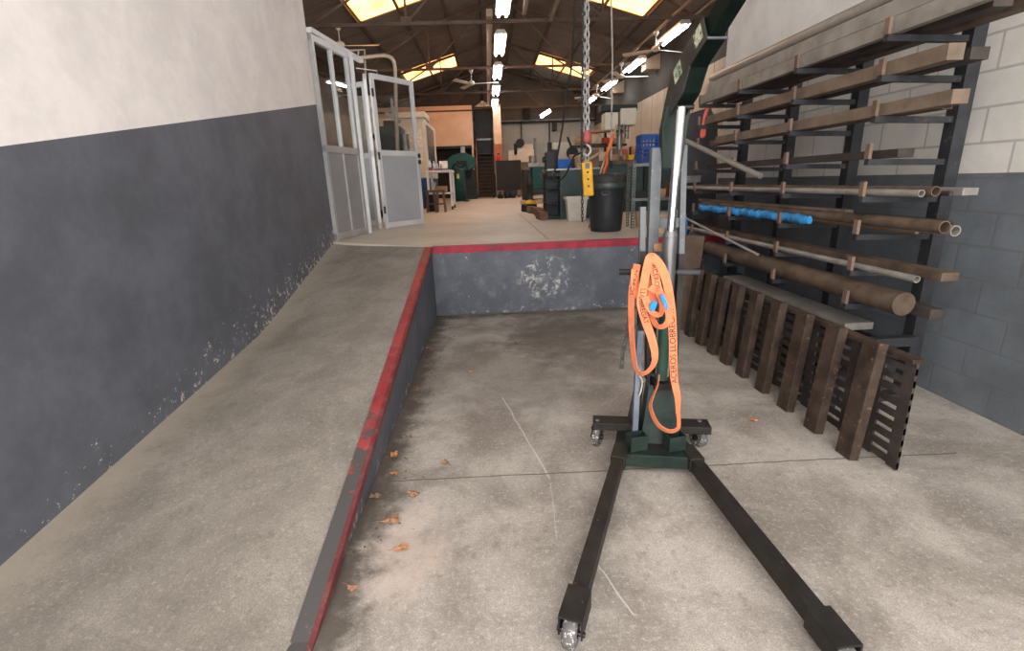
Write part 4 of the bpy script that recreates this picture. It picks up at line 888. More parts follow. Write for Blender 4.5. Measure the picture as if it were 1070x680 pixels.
# things on the floor near x 556-590
mb = MB(); c = onz(553, 221, H); mb.cbox((c.x, c.y, H + .09), .32, .26, .18, .3); one(mb, 'motor_part', m_dk, 'dark machine part on the floor with yellow and white rags', 'machine part', None, .02)
mb = MB(); mb.lathe((c.x + .02, c.y, H + .182), [(0, 0), (.13, 0), (.11, .05), (.04, .09), (0, .1)], 10); one(mb, 'yellow_cloth', myel, 'crumpled yellow cloth lying on the dark machine part', 'cloth')
mb = MB(); mb.lathe((c.x + .36, c.y - .16, H + .0), [(0, 0), (.13, 0), (.11, .1), (.04, .16), (0, .17)], 9); one(mb, 'white_rag', M('white_cloth', (.6, .57, .52), .9), 'white rag beside the dark machine part on floor', 'cloth')
for k, (px, py, lab) in enumerate(((566, 222, 'rust-brown steel block on the floor, leftmost of the row'), (573, 223.5, 'rust-brown steel block on the floor, second of the row'), (576, 225.5, 'rust-brown steel block on the floor, third of the row'), (579, 228.5, 'rust-brown steel block on the floor, nearest the cabinet'))):
    c = onz(px, py, H); mb = MB(); mb.cbox((c.x - .24, c.y, H + .075), .15, .42, .15, .1)
    for g in range(3): mb.cbox((c.x - .24, c.y - .215, H + .035 + g*.045), .12, .02, .02, .1)
    one(mb, 'steel_block', M('rusty_block', (.17, .10, .065), .8), lab, 'steel block', 'rusty blocks in a row', .004)

# ------------------------------------------------------------------ far end: mezzanine, stairs, machines
m_mez = M('orange_partition', (.66, .46, .33), .75, 0, .08, 1.5)
mz = T('mezzanine_room', 'pale orange mezzanine partition high on left of the steel stairs', 'mezzanine', (-3, 25.6, 3.3))
MB().box(XL, -.62, 25.6, 25.7, 3.32, 5.12).build('partition', m_mez, mz); MB().box(XL, -.62, 25.58, 25.6, 4.86, 4.93).build('dark_rail', m_truss, mz)
MB().box(XL, -.62, 25.6, 26.95, 3.2, 3.32).build('floor_edge', m_dk, mz); MB().box(-.72, -.62, 25.56, 25.62, H, 3.32).build('post', m_mez, mz)
sr = T('steel_staircase', 'dark steel staircase climbing to a dark landing at far end', 'staircase', (-.1, 24.4, H))
m_stp = M('stair_steel', (.045, .035, .03), .6, .3, .2); m_tread = M('worn_tread', (.07, .058, .05), .5, .3, .2)
n_ = 12; y0_, y1_, z0_, z1_ = 24.2, 26.2, H, 2.95
for k in range(n_):
    z = z0_ + (z1_ - z0_) * (k + 1) / n_; y = y0_ + (y1_ - y0_) * k / n_; MB().box(-.47, .25, y, y + .2, z - .035, z).build('tread', m_tread, sr)
for x in (-.52, .25): MB().beam((x + .02, y0_ - .05, z0_ + .06), (x + .02, y1_ + .1, z1_ - .02), .04, .2).build('stringer', m_stp, sr)
MB().tube([(-.5, y0_, H), (-.5, y0_, H + 1.0), (-.5, y1_, z1_ + 1.0), (-.5, y1_, z1_)], .025).build('handrail', M('rail_orange_brown', (.3, .15, .08), .6), sr); MB().tube([(.27, y0_, H), (.27, y0_, H + 1.0), (.27, y1_, z1_ + 1.0), (.27, y1_, z1_)], .02).build('handrail', m_stp, sr)
MB().box(-.55, .33, y1_ - .02, 26.9, z1_ - .04, z1_).build('landing', m_tread, sr)
tw = T('stair_head_booth', 'dark green booth with pale pointed top above the steel staircase', 'booth', (-.1, 26.3, 2.98))
MB().box(-.52, .35, 26.45, 26.9, z1_ + .001, 5.15).build('dark_panel', m_dk, tw); mb = MB(); mb.prism([(-.5, 26.4, 5.16), (.36, 26.4, 5.16), (.15, 26.4, 5.28), (-.1, 26.4, 5.44), (-.3, 26.4, 5.28)], (0, .3, 0)); mb.build('pointed_top', M('pale_sheet', (.80, .77, .72), .6), tw)
MB().box(-.5, .33, 26.42, 26.45, 3.6, 3.68).build('rail', m_steel, tw); MB().box(-.2, -.04, 26.42, 26.45, 5.44, 6.0).build('pipe', m_dk, tw)
ex = T('fire_extinguisher', 'red fire extinguisher at the foot of the orange column', 'fire extinguisher', (.62, 24.9, 1.9))
c = at(521, 168, 24.9); MB().lathe((c.x, c.y, c.z - .25), [(0, 0), (.09, 0), (.1, .04), (.1, .42), (.05, .5), (.03, .52), (0, .52)], 16).build('body', M('extinguisher_red', (.55, .03, .025), .35), ex); MB().cbox((c.x, c.y, c.z + .31), .12, .05, .06).build('valve', m_blk, ex)
MB().beam((c.x + .0, c.y + .05, c.z - .1), (c.x + .0, 25.04, c.z - .1), .04, .04).build('bracket', m_blk, ex)
pn = T('steel_plate_stand', 'dark brown upright steel plate on a low wheeled frame before column', 'steel panel', (1, 24, H))
q1, q2 = at(518, 168, 23.6), at(545, 198, 23.6)
MB().box(q1.x, q2.x, 23.6, 23.72, q2.z, q1.z).build('plate', M('brown_plate', (.026, .02, .017), .45, .4, .2, 2), pn)
for x in (q1.x + .1, q2.x - .15): MB().box(x, x + .05, 23.62, 23.7, H + .08, q2.z).build('leg', m_steel, pn); MB().cyl((x, 23.5, H + .08), (x + .05, 23.5, H + .08), .08).build('wheel', m_blk, pn); MB().box(x, x + .05, 23.45, 23.9, H + .12, H + .16).build('foot', m_steel, pn)
for k, px in enumerate((523, 530, 536)):
    c = at(px, 205, 23.0); mb = MB(); mb.lathe((c.x, 23.0, H), [(0, 0), (.13, 0), (.13, .15), (.06, .2), (.06, .3), (0, .3)], 10); one(mb, 'pump_part', m_dk, ('left', 'middle', 'right')[k] + ' of three small dark parts under the brown steel plate', 'machine part', 'dark parts under the steel plate')
gr = T('grinding_machine', 'cream grinding machine with black motor on top, right of column', 'grinding machine', (1.6, 24.6, H)); Y = 24.6
q1, q2 = at(531, 157, Y), at(559, 169, Y); MB().box(q1.x, q2.x, Y, Y + .8, q2.z, q1.z).build('table_guard', m_cream, gr, .02); q1, q2 = at(538, 151, Y), at(557, 157, Y); MB().box(q1.x, q2.x, Y + .1, Y + .8, q2.z, q1.z).build('head', m_cream, gr, .02)
q1, q2 = at(541, 144, Y), at(549, 155, Y); MB().cyl((q1.x + .1, Y - .05, (q1.z + q2.z)/2), (q1.x + .1, Y + .4, (q1.z + q2.z)/2), .2).build('motor', m_blk, gr); MB().box(at(537, 150, Y).x, at(540, 150, Y).x, Y, Y + .2, at(537, 162, Y).z, at(537, 150, Y).z).build('wheel_guard', m_blk, gr)
q1, q2 = at(540, 169, Y), at(556, 205, Y); MB().box(q1.x, q2.x, Y + .1, Y + .8, H, q1.z).build('pedestal', M('drab_khaki', (.2, .17, .12), .6), gr, .02)
# small far things on the back wall
for (a, lab, nm) in (((547, 113, 554, 124), 'dark speaker-like box high on the back wall, left', 'wall_box'), ((578, 127, 582, 136), 'small dark box on the back wall beside the cable', 'wall_box')):
    q1, q2 = at(a[0], a[1], 26.5), at(a[2], a[3], 26.5); one(MB().box(q1.x, q2.x, 26.5, YB, q2.z, q1.z), nm, m_blk, lab, 'box')
for px in (544.5, 574): 
    q = at(px, 130, 26.9); one(MB().tube([(q.x, 26.9, H), (q.x, 26.9, 4.5)], .03), 'wall_conduit', m_dk, 'thin dark conduit on the back wall, %s' % ('left of lathe' if px < 560 else 'right of lathe'), 'pipe')
q = at(540, 128, 26.8); one(MB().tube([(.75, 26.8, q.z), (XR, 26.8, q.z)], .05), 'wall_pipe', m_dk, 'dark horizontal pipe along the top of the back wall', 'pipe')
# green press under the mezzanine
ps = T('press_machine', 'teal press with broad rounded head under the orange mezzanine', 'press', (-1.1, 24, H)); Y = 23.6
def pp(px, py): return at(px, py, Y)
mb = MB(); mb.prism([pp(467, 179), pp(467, 166), pp(473, 162), pp(480, 159.5), pp(487, 159.5), pp(492, 162), pp(497, 165), pp(497, 174), pp(490, 178)], (0, .7, 0)); mb.build('head', m_teal, ps, .03)
mb = MB(); q1, q2 = pp(477, 168), pp(488, 172); mb.box(q1.x, q2.x, Y - .06, Y, q2.z, q1.z); mb.build('name_plate', m_dk, ps); q1, q2 = pp(481, 153), pp(486, 160); MB().box(q1.x, q2.x, Y + .1, Y + .4, q2.z, q1.z).build('motor_cap', m_steel, ps)
q1, q2 = pp(469, 179), pp(497, 179)
for xa_ in (q1.x, q2.x - .2): MB().box(xa_, xa_ + .2, Y + .05, Y + .6, H, q1.z + .05).build('side_frame', m_dk, ps)
MB().box(q1.x, q2.x, Y + .6, Y + .65, H, q1.z).build('back_panel', m_dk, ps); MB().box(q1.x + .2, q2.x - .2, Y + .05, Y + .6, H, H + .9).build('bed', m_dk, ps)
gt = T('coolant_tank', 'green cylindrical tank with a tag, standing before the teal press', 'tank', (-1, 20.6, H)); Y = 20.4
c1_, c2_ = at(474, 200, Y), at(487, 200, Y); cxx = (c1_.x + c2_.x)/2; rr_ = (c2_.x - c1_.x)/2
MB().lathe((cxx, Y, H + .08), [(0, 0), (rr_, 0), (rr_, 1.15), (rr_*.9, 1.2), (0, 1.2)], 24).build('drum', M('tank_green', (.014, .058, .05), .45), gt); MB().box(cxx - rr_, cxx + rr_ + .1, Y - rr_, Y + rr_, H + .03, H + .08).build('trolley_base', m_dk, gt)
MB().cbox((cxx - .02, Y - rr_ - .01, 1.83), .1, .01, .17).build('tag', M('yellow_tag', (.6, .55, .2), .7), gt)
for g in (-1, 1): MB().cyl((cxx + g*.2, Y - rr_ + .02, H + .03), (cxx + g*.2 + .03, Y - rr_ + .02, H + .03), .03).build('wheel', m_blk, gt)
mb = MB(); mb.tube(cr([(cxx - .25, Y, 2.1), (cxx - .1, Y - .1, 2.3), (cxx + .1, Y, 2.15), (cxx + .3, Y - .1, 2.28), (cxx + .36, Y, 2.0)], 5), .03); mb.build('hose', m_blk, gt)
# cnc machine
Y = 15.9; q1, q2 = at(436, 123, Y), at(447.5, 186, Y)
cn = T('enclosed_machine', 'tall cream enclosed machine with blue base behind the open door', 'machine', (q2.x - .8, Y + 1, H))
MB().box(q2.x - 1.9, q2.x, Y, Y + 3.2, q2.z, q1.z).build('enclosure', m_cream, cn, .03); MB().box(q2.x - 1.9, q2.x - .02, Y + .02, Y + 3.1, H, q2.z).build('base', M('machine_blue', (.02, .06, .18), .5), cn)
MB().box(q2.x, q2.x + .02, Y + .5, Y + 2.4, q2.z + .25, q1.z - .15).build('window_panel', M('smoked_panel', (.08, .08, .085), .2), cn); MB().box(q2.x - 1.2, q2.x - .1, Y - .012, Y, q2.z + .5, q1.z - .3).build('door_panel', M('cream_door', (.6, .55, .46), .5), cn)
MB().box(q2.x - .9, q2.x + .05, Y - .1, Y + 1.2, q1.z + .001, q1.z + .16).build('top_box', m_cream, cn)
# white trolley table
tr_ = T('white_trolley', 'white metal trolley table with bottles on top near open door', 'trolley', (-1.35, 14.9, H)); xa, xb, ya, yb, zt = -1.72, -1.02, 14.55, 15.7, 1.93
m_wh = M('white_paint', (.66, .66, .66), .45, 0, .06)
MB().box(xa - .02, xb + .02, ya - .02, yb, zt - .05, zt).build('top', m_wh, tr_)
for x in (xa, xb - .06):
    for y in (ya, yb - .1): MB().box(x, x + .06, y, y + .06, H + .1, zt - .05).build('leg', m_wh, tr_); MB().cyl((x + .01, y + .03, H + .05), (x + .05, y + .03, H + .05), .05).build('caster', m_blk, tr_)
MB().box(xa, xb, ya, yb, 1.28, 1.31).build('shelf', m_wh, tr_)
cols = ((.04, .30, 'clear plastic bottle'), (.045, .26, 'pale blue plastic bottle'), (.04, .22, 'short clear bottle'), (.03, .18, 'small grey bottle'))
for k, (r_, h_, lab) in enumerate(cols):
    c = (xa + .1 + k * .1, 14.75 + (k % 2) * .15, zt); bt = T('bottle', lab + ' on the white trolley', 'bottle', c, 'bottles on the white trolley')
    MB().lathe(c, [(0, 0), (r_, 0), (r_, h_*.65), (r_*.4, h_*.85), (r_*.4, h_*.93), (0, h_*.93)], 14).build('body', M('clear_plastic_%d' % k, ((.6, .66, .7), (.45, .6, .7), (.62, .62, .6), (.3, .32, .34))[k], .2), bt); MB().cyl((c[0], c[1], zt + h_*.93), (c[0], c[1], zt + h_), r_*.5).build('cap', (mred, m_wh, m_blk, myel)[k], bt)
one(MB().box(-1.38, -1.16, 15.0, 15.3, zt, zt + .26), 'white_box', M('pale_sheet'), 'pale box standing at back of the white trolley top', 'box', None, .01); one(MB().box(-1.5, -1.08, 14.57, 14.68, zt, zt + .04), 'purple_cloth', M('purple_cloth', (.16, .05, .12), .9), 'folded purple cloth along front edge of the white trolley', 'cloth', None, .015)
one(taper(MB(), xa + .06, xa + .2, 14.56, 14.7, zt, zt + .08, .01), 'red_tray', mred, 'small red tray on left corner of the white trolley', 'tray')
one(MB().box(-1.5, -1.2, 14.7, 15.1, 1.312, 1.5), 'carton', mc, 'brown carton on lower shelf of the white trolley', 'box', None, .01); one(MB().box(-1.62, -1.52, 14.7, 15.1, 1.312, 1.62), 'folder', M('pale_carton'), 'pale upright folder on lower shelf of the white trolley', 'folder')
# wooden stools / trestles before it
for k, (px, lab) in enumerate(((451, 'brown wooden trestle left of the white trolley legs'), (461, 'brown wooden trestle under the front of white trolley'))):
    c = onz(px, 222, H); t = T('trestle', lab, 'trestle', c, 'brown trestles before the trolley'); wd, hg = .105, .52
    for sx in (-1, 1):
        for sy in (0, 1): MB().beam((c.x + sx * wd, c.y + sy * .3, H), (c.x + sx * wd * .8, c.y + sy * .28, H + hg), .035, .035, up=(0, 1, 0)).build('leg', M('brown_timber', (.14, .085, .055), .7), t)
    MB().box(c.x - wd - .02, c.x + wd + .02, c.y - .03, c.y + .33, H + hg, H + hg + .05).build('top', M('brown_timber'), t); MB().box(c.x - wd, c.x + wd, c.y + .0, c.y + .03, H + .2, H + .24).build('rail', M('brown_timber'), t)
one(MB().cyl((-1.55, 14.0, H), (-1.55, 14.0, H + .45), .16, .18, 18), 'waste_bin', m_blk, 'black waste bin between the trestles and the open door', 'bin')
# milling machine behind the glass
mm = T('milling_machine', 'dark green milling machine seen through the open door pane', 'machine', (-2.6, 12.4, H)); Y = 12.3
def bxp(x0, y0, x1, y1, Yv, d): q1, q2 = at(x0, y0, Yv), at(x1, y1, Yv); return MB().box(q1.x, q2.x, Yv, Yv + d, q2.z, q1.z)
bxp(394, 132, 421, 162, Y, .7).build('gearbox', m_tg, mm, .04); bxp(400, 126, 412, 133, Y + .1, .5).build('motor', m_dk, mm, .02); bxp(398, 162, 420, 225, Y + .1, .6).build('column', m_dk, mm, .02)
q = at(424, 150, Y); MB().cyl((q.x, Y - .05, q.z - .15), (q.x, Y - .05, q.z + .2), .09).build('cylinder', m_steel, mm)
mb = MB(); q = at(407, 148, Y - .02); mb.cyl(q, q + V(0, -.1, 0), .17, n=20); mb.cyl(q + V(-.25, 0, .1), q + V(-.25, -.12, .1), .1); mb.build('handwheel', m_dk, mm); mb = MB(); mb.beam(at(403, 118, Y), at(418, 127, Y), .08, .08); mb.beam(at(409, 103, Y), at(411, 122, Y), .05, .05); mb.build('arm', m_steel, mm)
MB().box(at(398, 200, Y).x - .1, at(420, 200, Y).x + .2, Y - .2, Y + .9, H, H + .15).build('base', m_dk, mm)
ct = T('switch_cabinet', 'cream electrical cabinet standing behind the glazed door', 'cabinet', (-3, 13.4, H)); bxp(372, 100, 402, 232, 13.4, .6).build('body', m_cream, ct, .02); bxp(376, 106, 398, 200, 13.38, .02).build('door', M('cream_door'), ct)
ct2 = T('steel_locker', 'tall grey-green locker seen through the glazed screen', 'locker', (-4.2, 12, H)); 
MB().box(-4.6, -3.7, 11.6, 12.2, H, 2.9).build('body', m_tg, ct2, .01); MB().box(-4.58, -3.72, 11.585, 11.6, H + .1, 2.85).build('door', m_tg, ct2)
one(MB().box(-3.4, -2.7, 9.9, 10.5, H, 1.75), 'wooden_crate', mw, 'wooden crate on the floor behind the door opening', 'crate', None, .01)

# ------------------------------------------------------------------ cantilever stock rack in the pit, right
m_rk = M('rack_black', (.035, .036, .04), .55, .3, .25, 6, wear=(.10, .07, .055), wamt=.6)
levels = (2.28, 2.07, 1.85, 1.61, 1.39, 1.16, .93, .71)
RK = T('cantilever_rack', 'black cantilever stock rack with rows of arms along the pit wall', 'rack', (2.7, 4.3, 0))
frames = (5.63, 4.77, 3.91, 3.05)
for y in frames:
    MB().box(2.78, 2.86, y - .04, y + .04, 0, 2.62).build('upright', m_rk, RK)
    for i, z in enumerate(levels):
        am = MB().beam((2.30, y, z - .02), (2.78, y, z - .035), .035, .035, hollow=0).build('arm', m_rk, RK); MB().box(2.295, 2.315, y - .018, y + .018, z - .002, z + .085).build('end_stop', M('rusty_stop', (.17, .115, .085), .7, .3), am)
    MB().box(2.34, 2.86, y - .04, y + .04, 0, .05).build('foot', m_rk, RK)
for z in (.3, 2.55): MB().box(2.80, 2.84, 3.05, 5.63, z, z + .05).build('tie_bar', m_rk, RK)
m_rs = M('rusty_steel', (.12, .085, .06), .65, .3, .35, 8); m_gs = M('grey_stock_steel', (.33, .31, .275), .5, .5, .2, 6); m_bs = M('bright_stock', (.45, .42, .37), .35, .6, .12, 8); m_tb = M('brown_timber_stock', (.15, .11, .078), .75, 0, .25, 6); m_ds = M('dark_stock', (.055, .045, .04), .6, .3, .3, 6)
# top level: channels and tube
z = levels[0]
def stock(kind, x, zc, a, b, ya, yb, mat, label, g='stock on the rack', nm=None, dx=0, dz=0):
    mb = MB()
    if kind == 'pipe':
        for r, q in ((a, 0),): mb.cyl((x, ya, zc), (x + dx, yb, zc + dz), a, n=18, cap=False); mb.cyl((x, ya, zc), (x + dx, yb, zc + dz), a * .82, n=18, cap=False)
        o = Vector((x, ya, zc)); e = Vector((x + dx, yb, zc + dz))
        for p, q in ((o, e), (e, o)):
            d = (q - p).normalized(); X_ = d.orthogonal().normalized(); Y_ = d.cross(X_); P = [p + (X_*math.cos(t)+Y_*math.sin(t))*rr for rr in (a, a*.82) for t in [2*math.pi*k/18 for k in range(18)]]
            mb.add(P, [(k, (k+1) % 18, (k+1) % 18 + 18, k + 18) for k in range(18)])
    elif kind == 'rod': mb.cyl((x, ya, zc), (x + dx, yb, zc + dz), a, n=12)
    elif kind == 'bar': mb.beam((x, ya, zc), (x + dx, yb, zc + dz), a, b)
    elif kind == 'tube': mb.beam((x, ya, zc), (x + dx, yb, zc + dz), a, b, hollow=.004)
    elif kind == 'channel': mb.channel((x, ya, zc), (x + dx, yb, zc + dz), a, b, .006, up=(-1, 0, 0) if b else (0, 0, 1))
    return one(mb, nm or {'pipe': 'steel_pipe', 'rod': 'steel_rod', 'bar': 'flat_bar', 'tube': 'square_tube', 'channel': 'steel_channel'}[kind], mat, label, {'pipe': 'pipe', 'rod': 'rod', 'bar': 'bar', 'tube': 'tube', 'channel': 'channel'}[kind], g, .002 if kind == 'bar' else 0)
stock('bar', 2.36, z + .046, .05, .09, 2.4, 5.66, m_gs, 'long grey steel bar on front of the top rack arms, lower of two', nm='steel_bar')
stock('bar', 2.375, z + .14, .05, .085, 2.4, 5.6, m_gs, 'long grey steel bar on the top rack arms, stacked on the lower one', nm='steel_bar')
stock('pipe', 2.36, z + .225, .035, 0, 2.4, 5.5, m_bs, 'bright steel tube lying highest on the rack above the bars')
stock('bar', 2.52, z + .06, .1, .12, 2.6, 5.7, m_ds, 'dark steel beam behind the grey bars on the top arms', nm='steel_bar')
stock('bar', 2.68, z + .04, .1, .08, 2.6, 5.7, m_rs, 'rusty bar at back of the top rack arms', nm='steel_bar')
z = levels[1]
stock('bar', 2.42, z + .041, .09, .08, 2.7, 5.65, m_tb, 'thick brown timber on front of the second rack level', nm='timber')
stock('bar', 2.55, z + .03, .1, .06, 2.7, 5.4, m_ds, 'dark timber behind the brown one on the second level', nm='timber')
z = levels[2]
stock('bar', 2.40, z + .035, .09, .07, 2.6, 5.3, m_tb, 'brown timber on front of the third rack level', nm='timber')
stock('tube', 2.52, z + .03, .06, .06, 2.8, 5.75, m_rs, 'rusty square tube behind the timber on the third level')
z = levels[3]
stock('bar', 2.50, z + .025, .1, .05, 3.0, 5.7, m_ds, 'flat dark bar lying on the fourth rack level', nm='flat_bar')
one(MB().cyl(at(708, 148, 5.75) * 1 + V(0, -.2, 0), at(795, 184, 4.35), .024, n=16), 'steel_tube', m_bs, 'bright steel tube slanting out of the rack beside the ram rod', 'tube')
z = levels[4]
stock('pipe', 2.38, z + .02, .02, 0, 2.7, 6.05, m_gs, 'thin grey pipe at front of the fifth rack level')
stock('pipe', 2.46, z + .028, .028, 0, 2.7, 5.9, m_rs, 'thick rusty pipe on the fifth rack level')
stock('rod', 2.55, z + .014, .014, 0, 2.7, 6.0, m_ds, 'thin dark rod at back of the fifth rack level')
stock('bar', 2.66, z + .02, .09, .04, 2.7, 5.9, m_gs, 'flat grey bar at back of the fifth rack level')
z = levels[5]
stock('pipe', 2.46, z + .072, .035, 0, 2.6, 5.75, m_rs, 'rusty pipe with worn end at front of the sixth level')
stock('pipe', 2.525, z + .05, .03, 0, 2.6, 5.95, m_gs, 'grey pipe second from front on the sixth level')
stock('rod', 2.575, z + .016, .015, 0, 2.9, 6.1, M('orange_rust', (.34, .17, .08), .7, .2), 'orange-rusted rod on the sixth rack level')
stock('pipe', 2.66, z + .045, .045, 0, 2.8, 6.0, m_ds, 'wide dark pipe at back of the sixth level')
stock('bar', 2.50, z + .11, .06, .025, 3.4, 5.9, m_tb, 'brown lath resting on the pipes of the sixth level', nm='timber')
z = levels[6]
stock('pipe', 2.36, z + .02, .02, 0, 2.6, 5.9, m_gs, 'thin grey pipe lying at front of the seventh rack level')
stock('bar', 2.55, z + .025, .1, .05, 2.6, 5.9, m_rs, 'rusty flat bar at back of the seventh rack level', nm='flat_bar')
# blue wrapped pipe
bw_ = MB(); za = levels[7] + .055 + .10; pts = []; rr2 = []
for k in range(70):
    y = 5.55 - k * .028; pts.append((2.365 - .015*math.sin(k*.5), y, 1.202 + .004*math.sin(k))); rr2.append(.032 + .006 * math.sin(k * 1.9) + random.uniform(-.003, .003))
bw_.tube(pts, rr2, 14); one(bw_, 'wrapped_pipe', M('blue_wrap', (.03, .22, .50), .5, 0, .25, 20, wear=(.3, .38, .44), wamt=.62), 'bundle wrapped in crinkled blue plastic on front of the sixth rack level', 'wrapped pipe')
z = levels[7]
stock('bar', 2.52, z + .03, .08, .06, 2.6, 6.0, m_ds, 'dark square bar on the lowest rack level', nm='steel_bar')
stock('rod', 2.62, z + .018, .018, 0, 2.8, 6.1, m_rs, 'rusty rod at back of the lowest rack level')
one(MB().cyl(at(703, 221, 5.3), at(792, 266, 3.95), .011, n=10), 'steel_rod', m_bs, 'thin bright rod slanting down in front of the rack', 'rod')
one(MB().cyl((2.40, 2.7, .782), (2.40, 5.35, .782), .070, n=24), 'steel_roller', m_rs, 'fat brown steel roller lying on front of the lowest rack arms', 'roller')
# low stand carrying it, dark boxes behind the ribbed panel
bs = T('steel_stand', 'low dark steel stand beneath the rack behind the ribbed panel', 'stand', (2.4, 4.3, 0))
for y in (2.9, 4.1, 5.2): MB().box(2.18, 2.24, y, y + .06, 0, .44).build('post', m_rk, bs); MB().box(2.18, 2.72, y, y + .06, .44, .50).build('arm', m_rk, bs)
MB().box(2.24, 2.30, 2.8, 5.3, .28, .34).build('rail', m_rs, bs)
one(MB().box(2.32, 2.7, 3.2, 5.1, .05, .3), 'steel_billet', m_ds, 'long dark steel billet on the floor under the rack', 'billet', None, .01)
stock('bar', 2.47, .526, .2, .05, 3.1, 4.9, m_gs, 'wide grey flat bar lying on the low stand', nm='flat_bar')
# ribbed rusty panel
rp = T('ribbed_steel_panel', 'rust-brown slotted steel panel with upright ribs standing before the rack', 'steel panel', (2.05, 4, 0))
m_rib = M('rib_rust', (.052, .035, .026), .7, .2, .4, 9, wear=(.14, .08, .045), wamt=.6)
mb = MB(); n_ = 9
for k in range(n_): mb.box(2.085, 2.10, 2.2, 4.75, .02 + k * .066, .02 + k * .066 + .036)
for k in range(14): mb.box(2.086, 2.099, 2.2 + k * .19, 2.2 + k * .19 + .07, .01, .61)
mb.build('slotted_sheet', m_ds, rp)
for k, y in enumerate((4.66, 4.38, 4.12, 3.86, 3.58, 3.28, 2.98, 2.68, 2.38)):
    o = MB().beam((1.95, y, 0), (2.02, y + .02, .67), .115, .055, up=(1, 0, 0)).build('rib', m_rib, rp, .003)
MB().box(2.06, 2.12, 2.2, 4.75, .61, .635).build('top_rail', m_rib, rp)
# leaning boards between crane and rack
mb = MB(); mb.prism([V(1.83, 4.95, 0), V(2.02, 4.80, 0), V(2.18, 4.98, .95), V(2.0, 5.15, .95)], (.02, .03, 0)); one(mb, 'steel_sheet', M('brown_sheet', (.10, .068, .048), .65, .2, .25, 5), 'brown rusty steel sheet leaning upright at far end of ribbed panel', 'steel sheet')
# tall dark sheet standing at the end of the rack with two red straps
q = at(745, 135, 6.25); q0 = at(711, 215, 6.25)
mb = MB(); mb.prism([at(708, 230, 6.3), at(748, 228, 6.3), at(750, 128, 6.3), at(742, 112, 6.3), at(722, 118, 6.3), at(712, 150, 6.3)], (0, .02, 0)); one(mb, 'steel_sheet', M('charcoal_sheet', (.05, .05, .052), .6, .2, .15, 3), 'large charcoal sheet standing on the raised floor behind the rack', 'steel sheet')
for pts, lab in (([(741, 110), (737.5, 118), (735, 128), (733, 140), (733.5, 143), (736, 140), (736, 128)], 'red webbing strap hanging on rack before the charcoal sheet'), ([(719, 122), (716, 130), (714.5, 137), (713.5, 140)], 'short red strap hanging just right of the chrome rod')):
    one(MB().tube(cr([at(x, y, 5.66 if pts[0][0] > 730 else 6.27) for x, y in pts], 5), .018, 8), 'red_strap', M('red_webbing', (.50, .10, .07), .7), lab, 'strap')
# small bits on the raised edge behind the crane uprights
one(MB().box(2.0, 2.25, 6.35, 6.6, H, H + .1), 'wooden_block', mw, 'pale wooden block on raised floor behind the crane mast', 'wood', None, .005)
one(taper(MB(), 2.6, 2.95, 6.35, 6.6, H, H + .22, .02), 'parts_tray', M('dark_stock'), 'dark parts tray on raised floor near the rack end', 'tray')
vs_ = T('bench_vise', 'small dark vise on a post behind the chrome rod', 'vise', (2.35, 6.2, H)); c = at(722, 188, 6.15)
MB().box(c.x - .12, c.x + .1, 6.1, 6.22, c.z - .03, c.z + .05).build('jaw', m_steel, vs_); MB().box(c.x - .08, c.x + .08, 6.1, 6.25, c.z - .15, c.z - .03).build('body', m_dk, vs_); MB().box(c.x - .02, c.x + .02, 6.14, 6.2, H, c.z - .15).build('post', m_dk, vs_)
one(MB().tube(cr([at(716, 223, 6.1), at(717.5, 235, 6.1), at(716, 248, 6.1)], 4), .012), 'blue_hose', m_blue, 'short blue hose hanging at the near end of raised floor', 'hose')

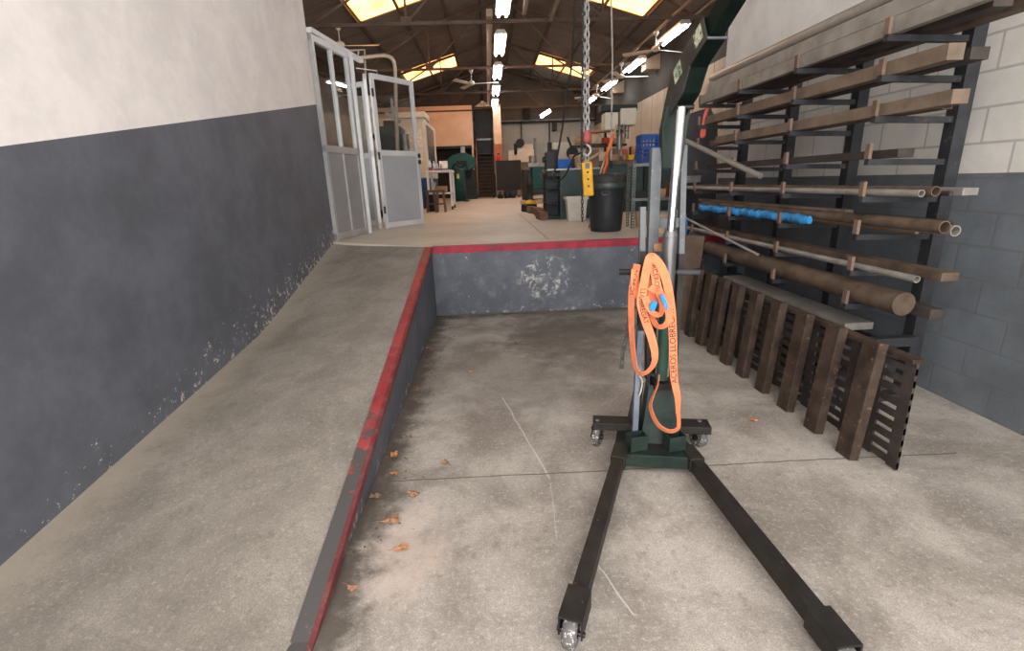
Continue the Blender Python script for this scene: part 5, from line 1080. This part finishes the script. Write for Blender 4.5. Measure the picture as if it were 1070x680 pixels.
# ------------------------------------------------------------------ dry leaves and litter in the pit
m_leaf = M('dry_leaf', (.27, .145, .085), .8, 0, .35, 30); m_leaf2 = M('dull_leaf', (.19, .13, .085), .85, 0, .3, 30); m_leafo = M('orange_leaf', (.40, .18, .075), .8, 0, .2, 30)
spots = [(448, 364, 1.2, 'orange-brown dry leaf in the back corner by the ramp wall', m_leafo), (455, 345, .9, 'dry leaf deepest in the pit corner', m_leaf2), (437, 407, 1.1, 'dry brown leaf below the corner, beside the ramp wall', m_leaf), (492, 389, .8, 'tan leaf lying alone in the middle of pit', m_leafo), (516, 359, 1.0, 'flat dark leaf on the pit floor near back wall', m_leaf2), (539, 359, .7, 'small leaf near the back wall of pit', m_leaf2),
         (423, 457, .9, 'dull brown leaf at the ramp wall above the floor joint', m_leaf2), (412, 476, 1.0, 'reddish curled leaf touching the ramp wall above joint', m_leafo), (412, 496, .7, 'small upright leaf right on the floor joint', m_leafo), (465, 484, .9, 'pale pinkish leaf between floor joint and corner', m_leaf), (432, 517, 1.0, 'pinkish dry leaf just below the floor joint', m_leaf),
         (409, 544, 1.3, 'large brown leaf by the ramp wall below joint', m_leaf), (420, 574, .9, 'rusty-brown leaf lying clear of the ramp wall', m_leafo), (392, 520, .9, 'dark leaf in the dirt along the ramp wall', m_leaf2), (368, 615, .8, 'brown leaf nearest the camera by the ramp wall', m_leaf), (787, 440, .8, 'orange leaf on the floor right of the crane', m_leafo), (446, 377, 1.0, 'brown leaf among litter at the wall below the corner', m_leaf)]
for px, py, s_, lab, mt in spots:
    c = onz(px, py, 0); R_ = random.uniform(0, 6.28); lf = MB(Matrix.Translation((c.x, c.y, .004)) @ Matrix.Rotation(R_, 4, 'Z'))
    n_ = 14; P = [(0, 0, .012)]; k_ = .036 * s_
    for k in range(n_):
        t_ = 2 * math.pi * k / n_; r_ = k_ * (.62 + .38 * abs(math.cos(1.5 * t_))) * (1 if k % 2 else .72); P.append((r_ * math.cos(t_) * 1.25, r_ * math.sin(t_) * .8, random.uniform(0, .014)))
    P2 = [(x, y, z - .0015) for x, y, z in P]; lf.add(P, [(0, 1 + k, 1 + (k + 1) % n_) for k in range(n_)]); lf.add(P2, [(0, 1 + (k + 1) % n_, 1 + k) for k in range(n_)])
    lf.tube([(k_, 0, .004), (k_ * 1.9, .004, .002)], .0012, 5)
    one(lf, 'dry_leaf', mt, lab, 'leaf', 'dry leaves on the pit floor')
# crumbs of dirt and paint flakes swept along the wall foot (uncountable)
mb = MB()
for k in range(420):
    y = 5.8 - random.random() ** 1.3 * 4.0; x = -.69 + abs(random.gauss(0, .10)) + .01; r_ = random.uniform(.0015, .0045)
    if k > 300: x = -.69 + abs(random.gauss(0, .28)) ; y = 5.84 - abs(random.gauss(0, .08)); r_ *= .9
    mb.cbox((x, y, r_ * .5), r_ * 2, r_ * random.uniform(1, 2.6), r_, random.uniform(0, 3))
one(mb, 'swept_dirt', M('dirt_crumbs', (.12, .085, .06), .95, 0, .5, 40, wear=(.45, .42, .38), wamt=.62), 'dark dirt crumbs and paint flakes along foot of ramp wall', 'dirt', None, 0, 'stuff')
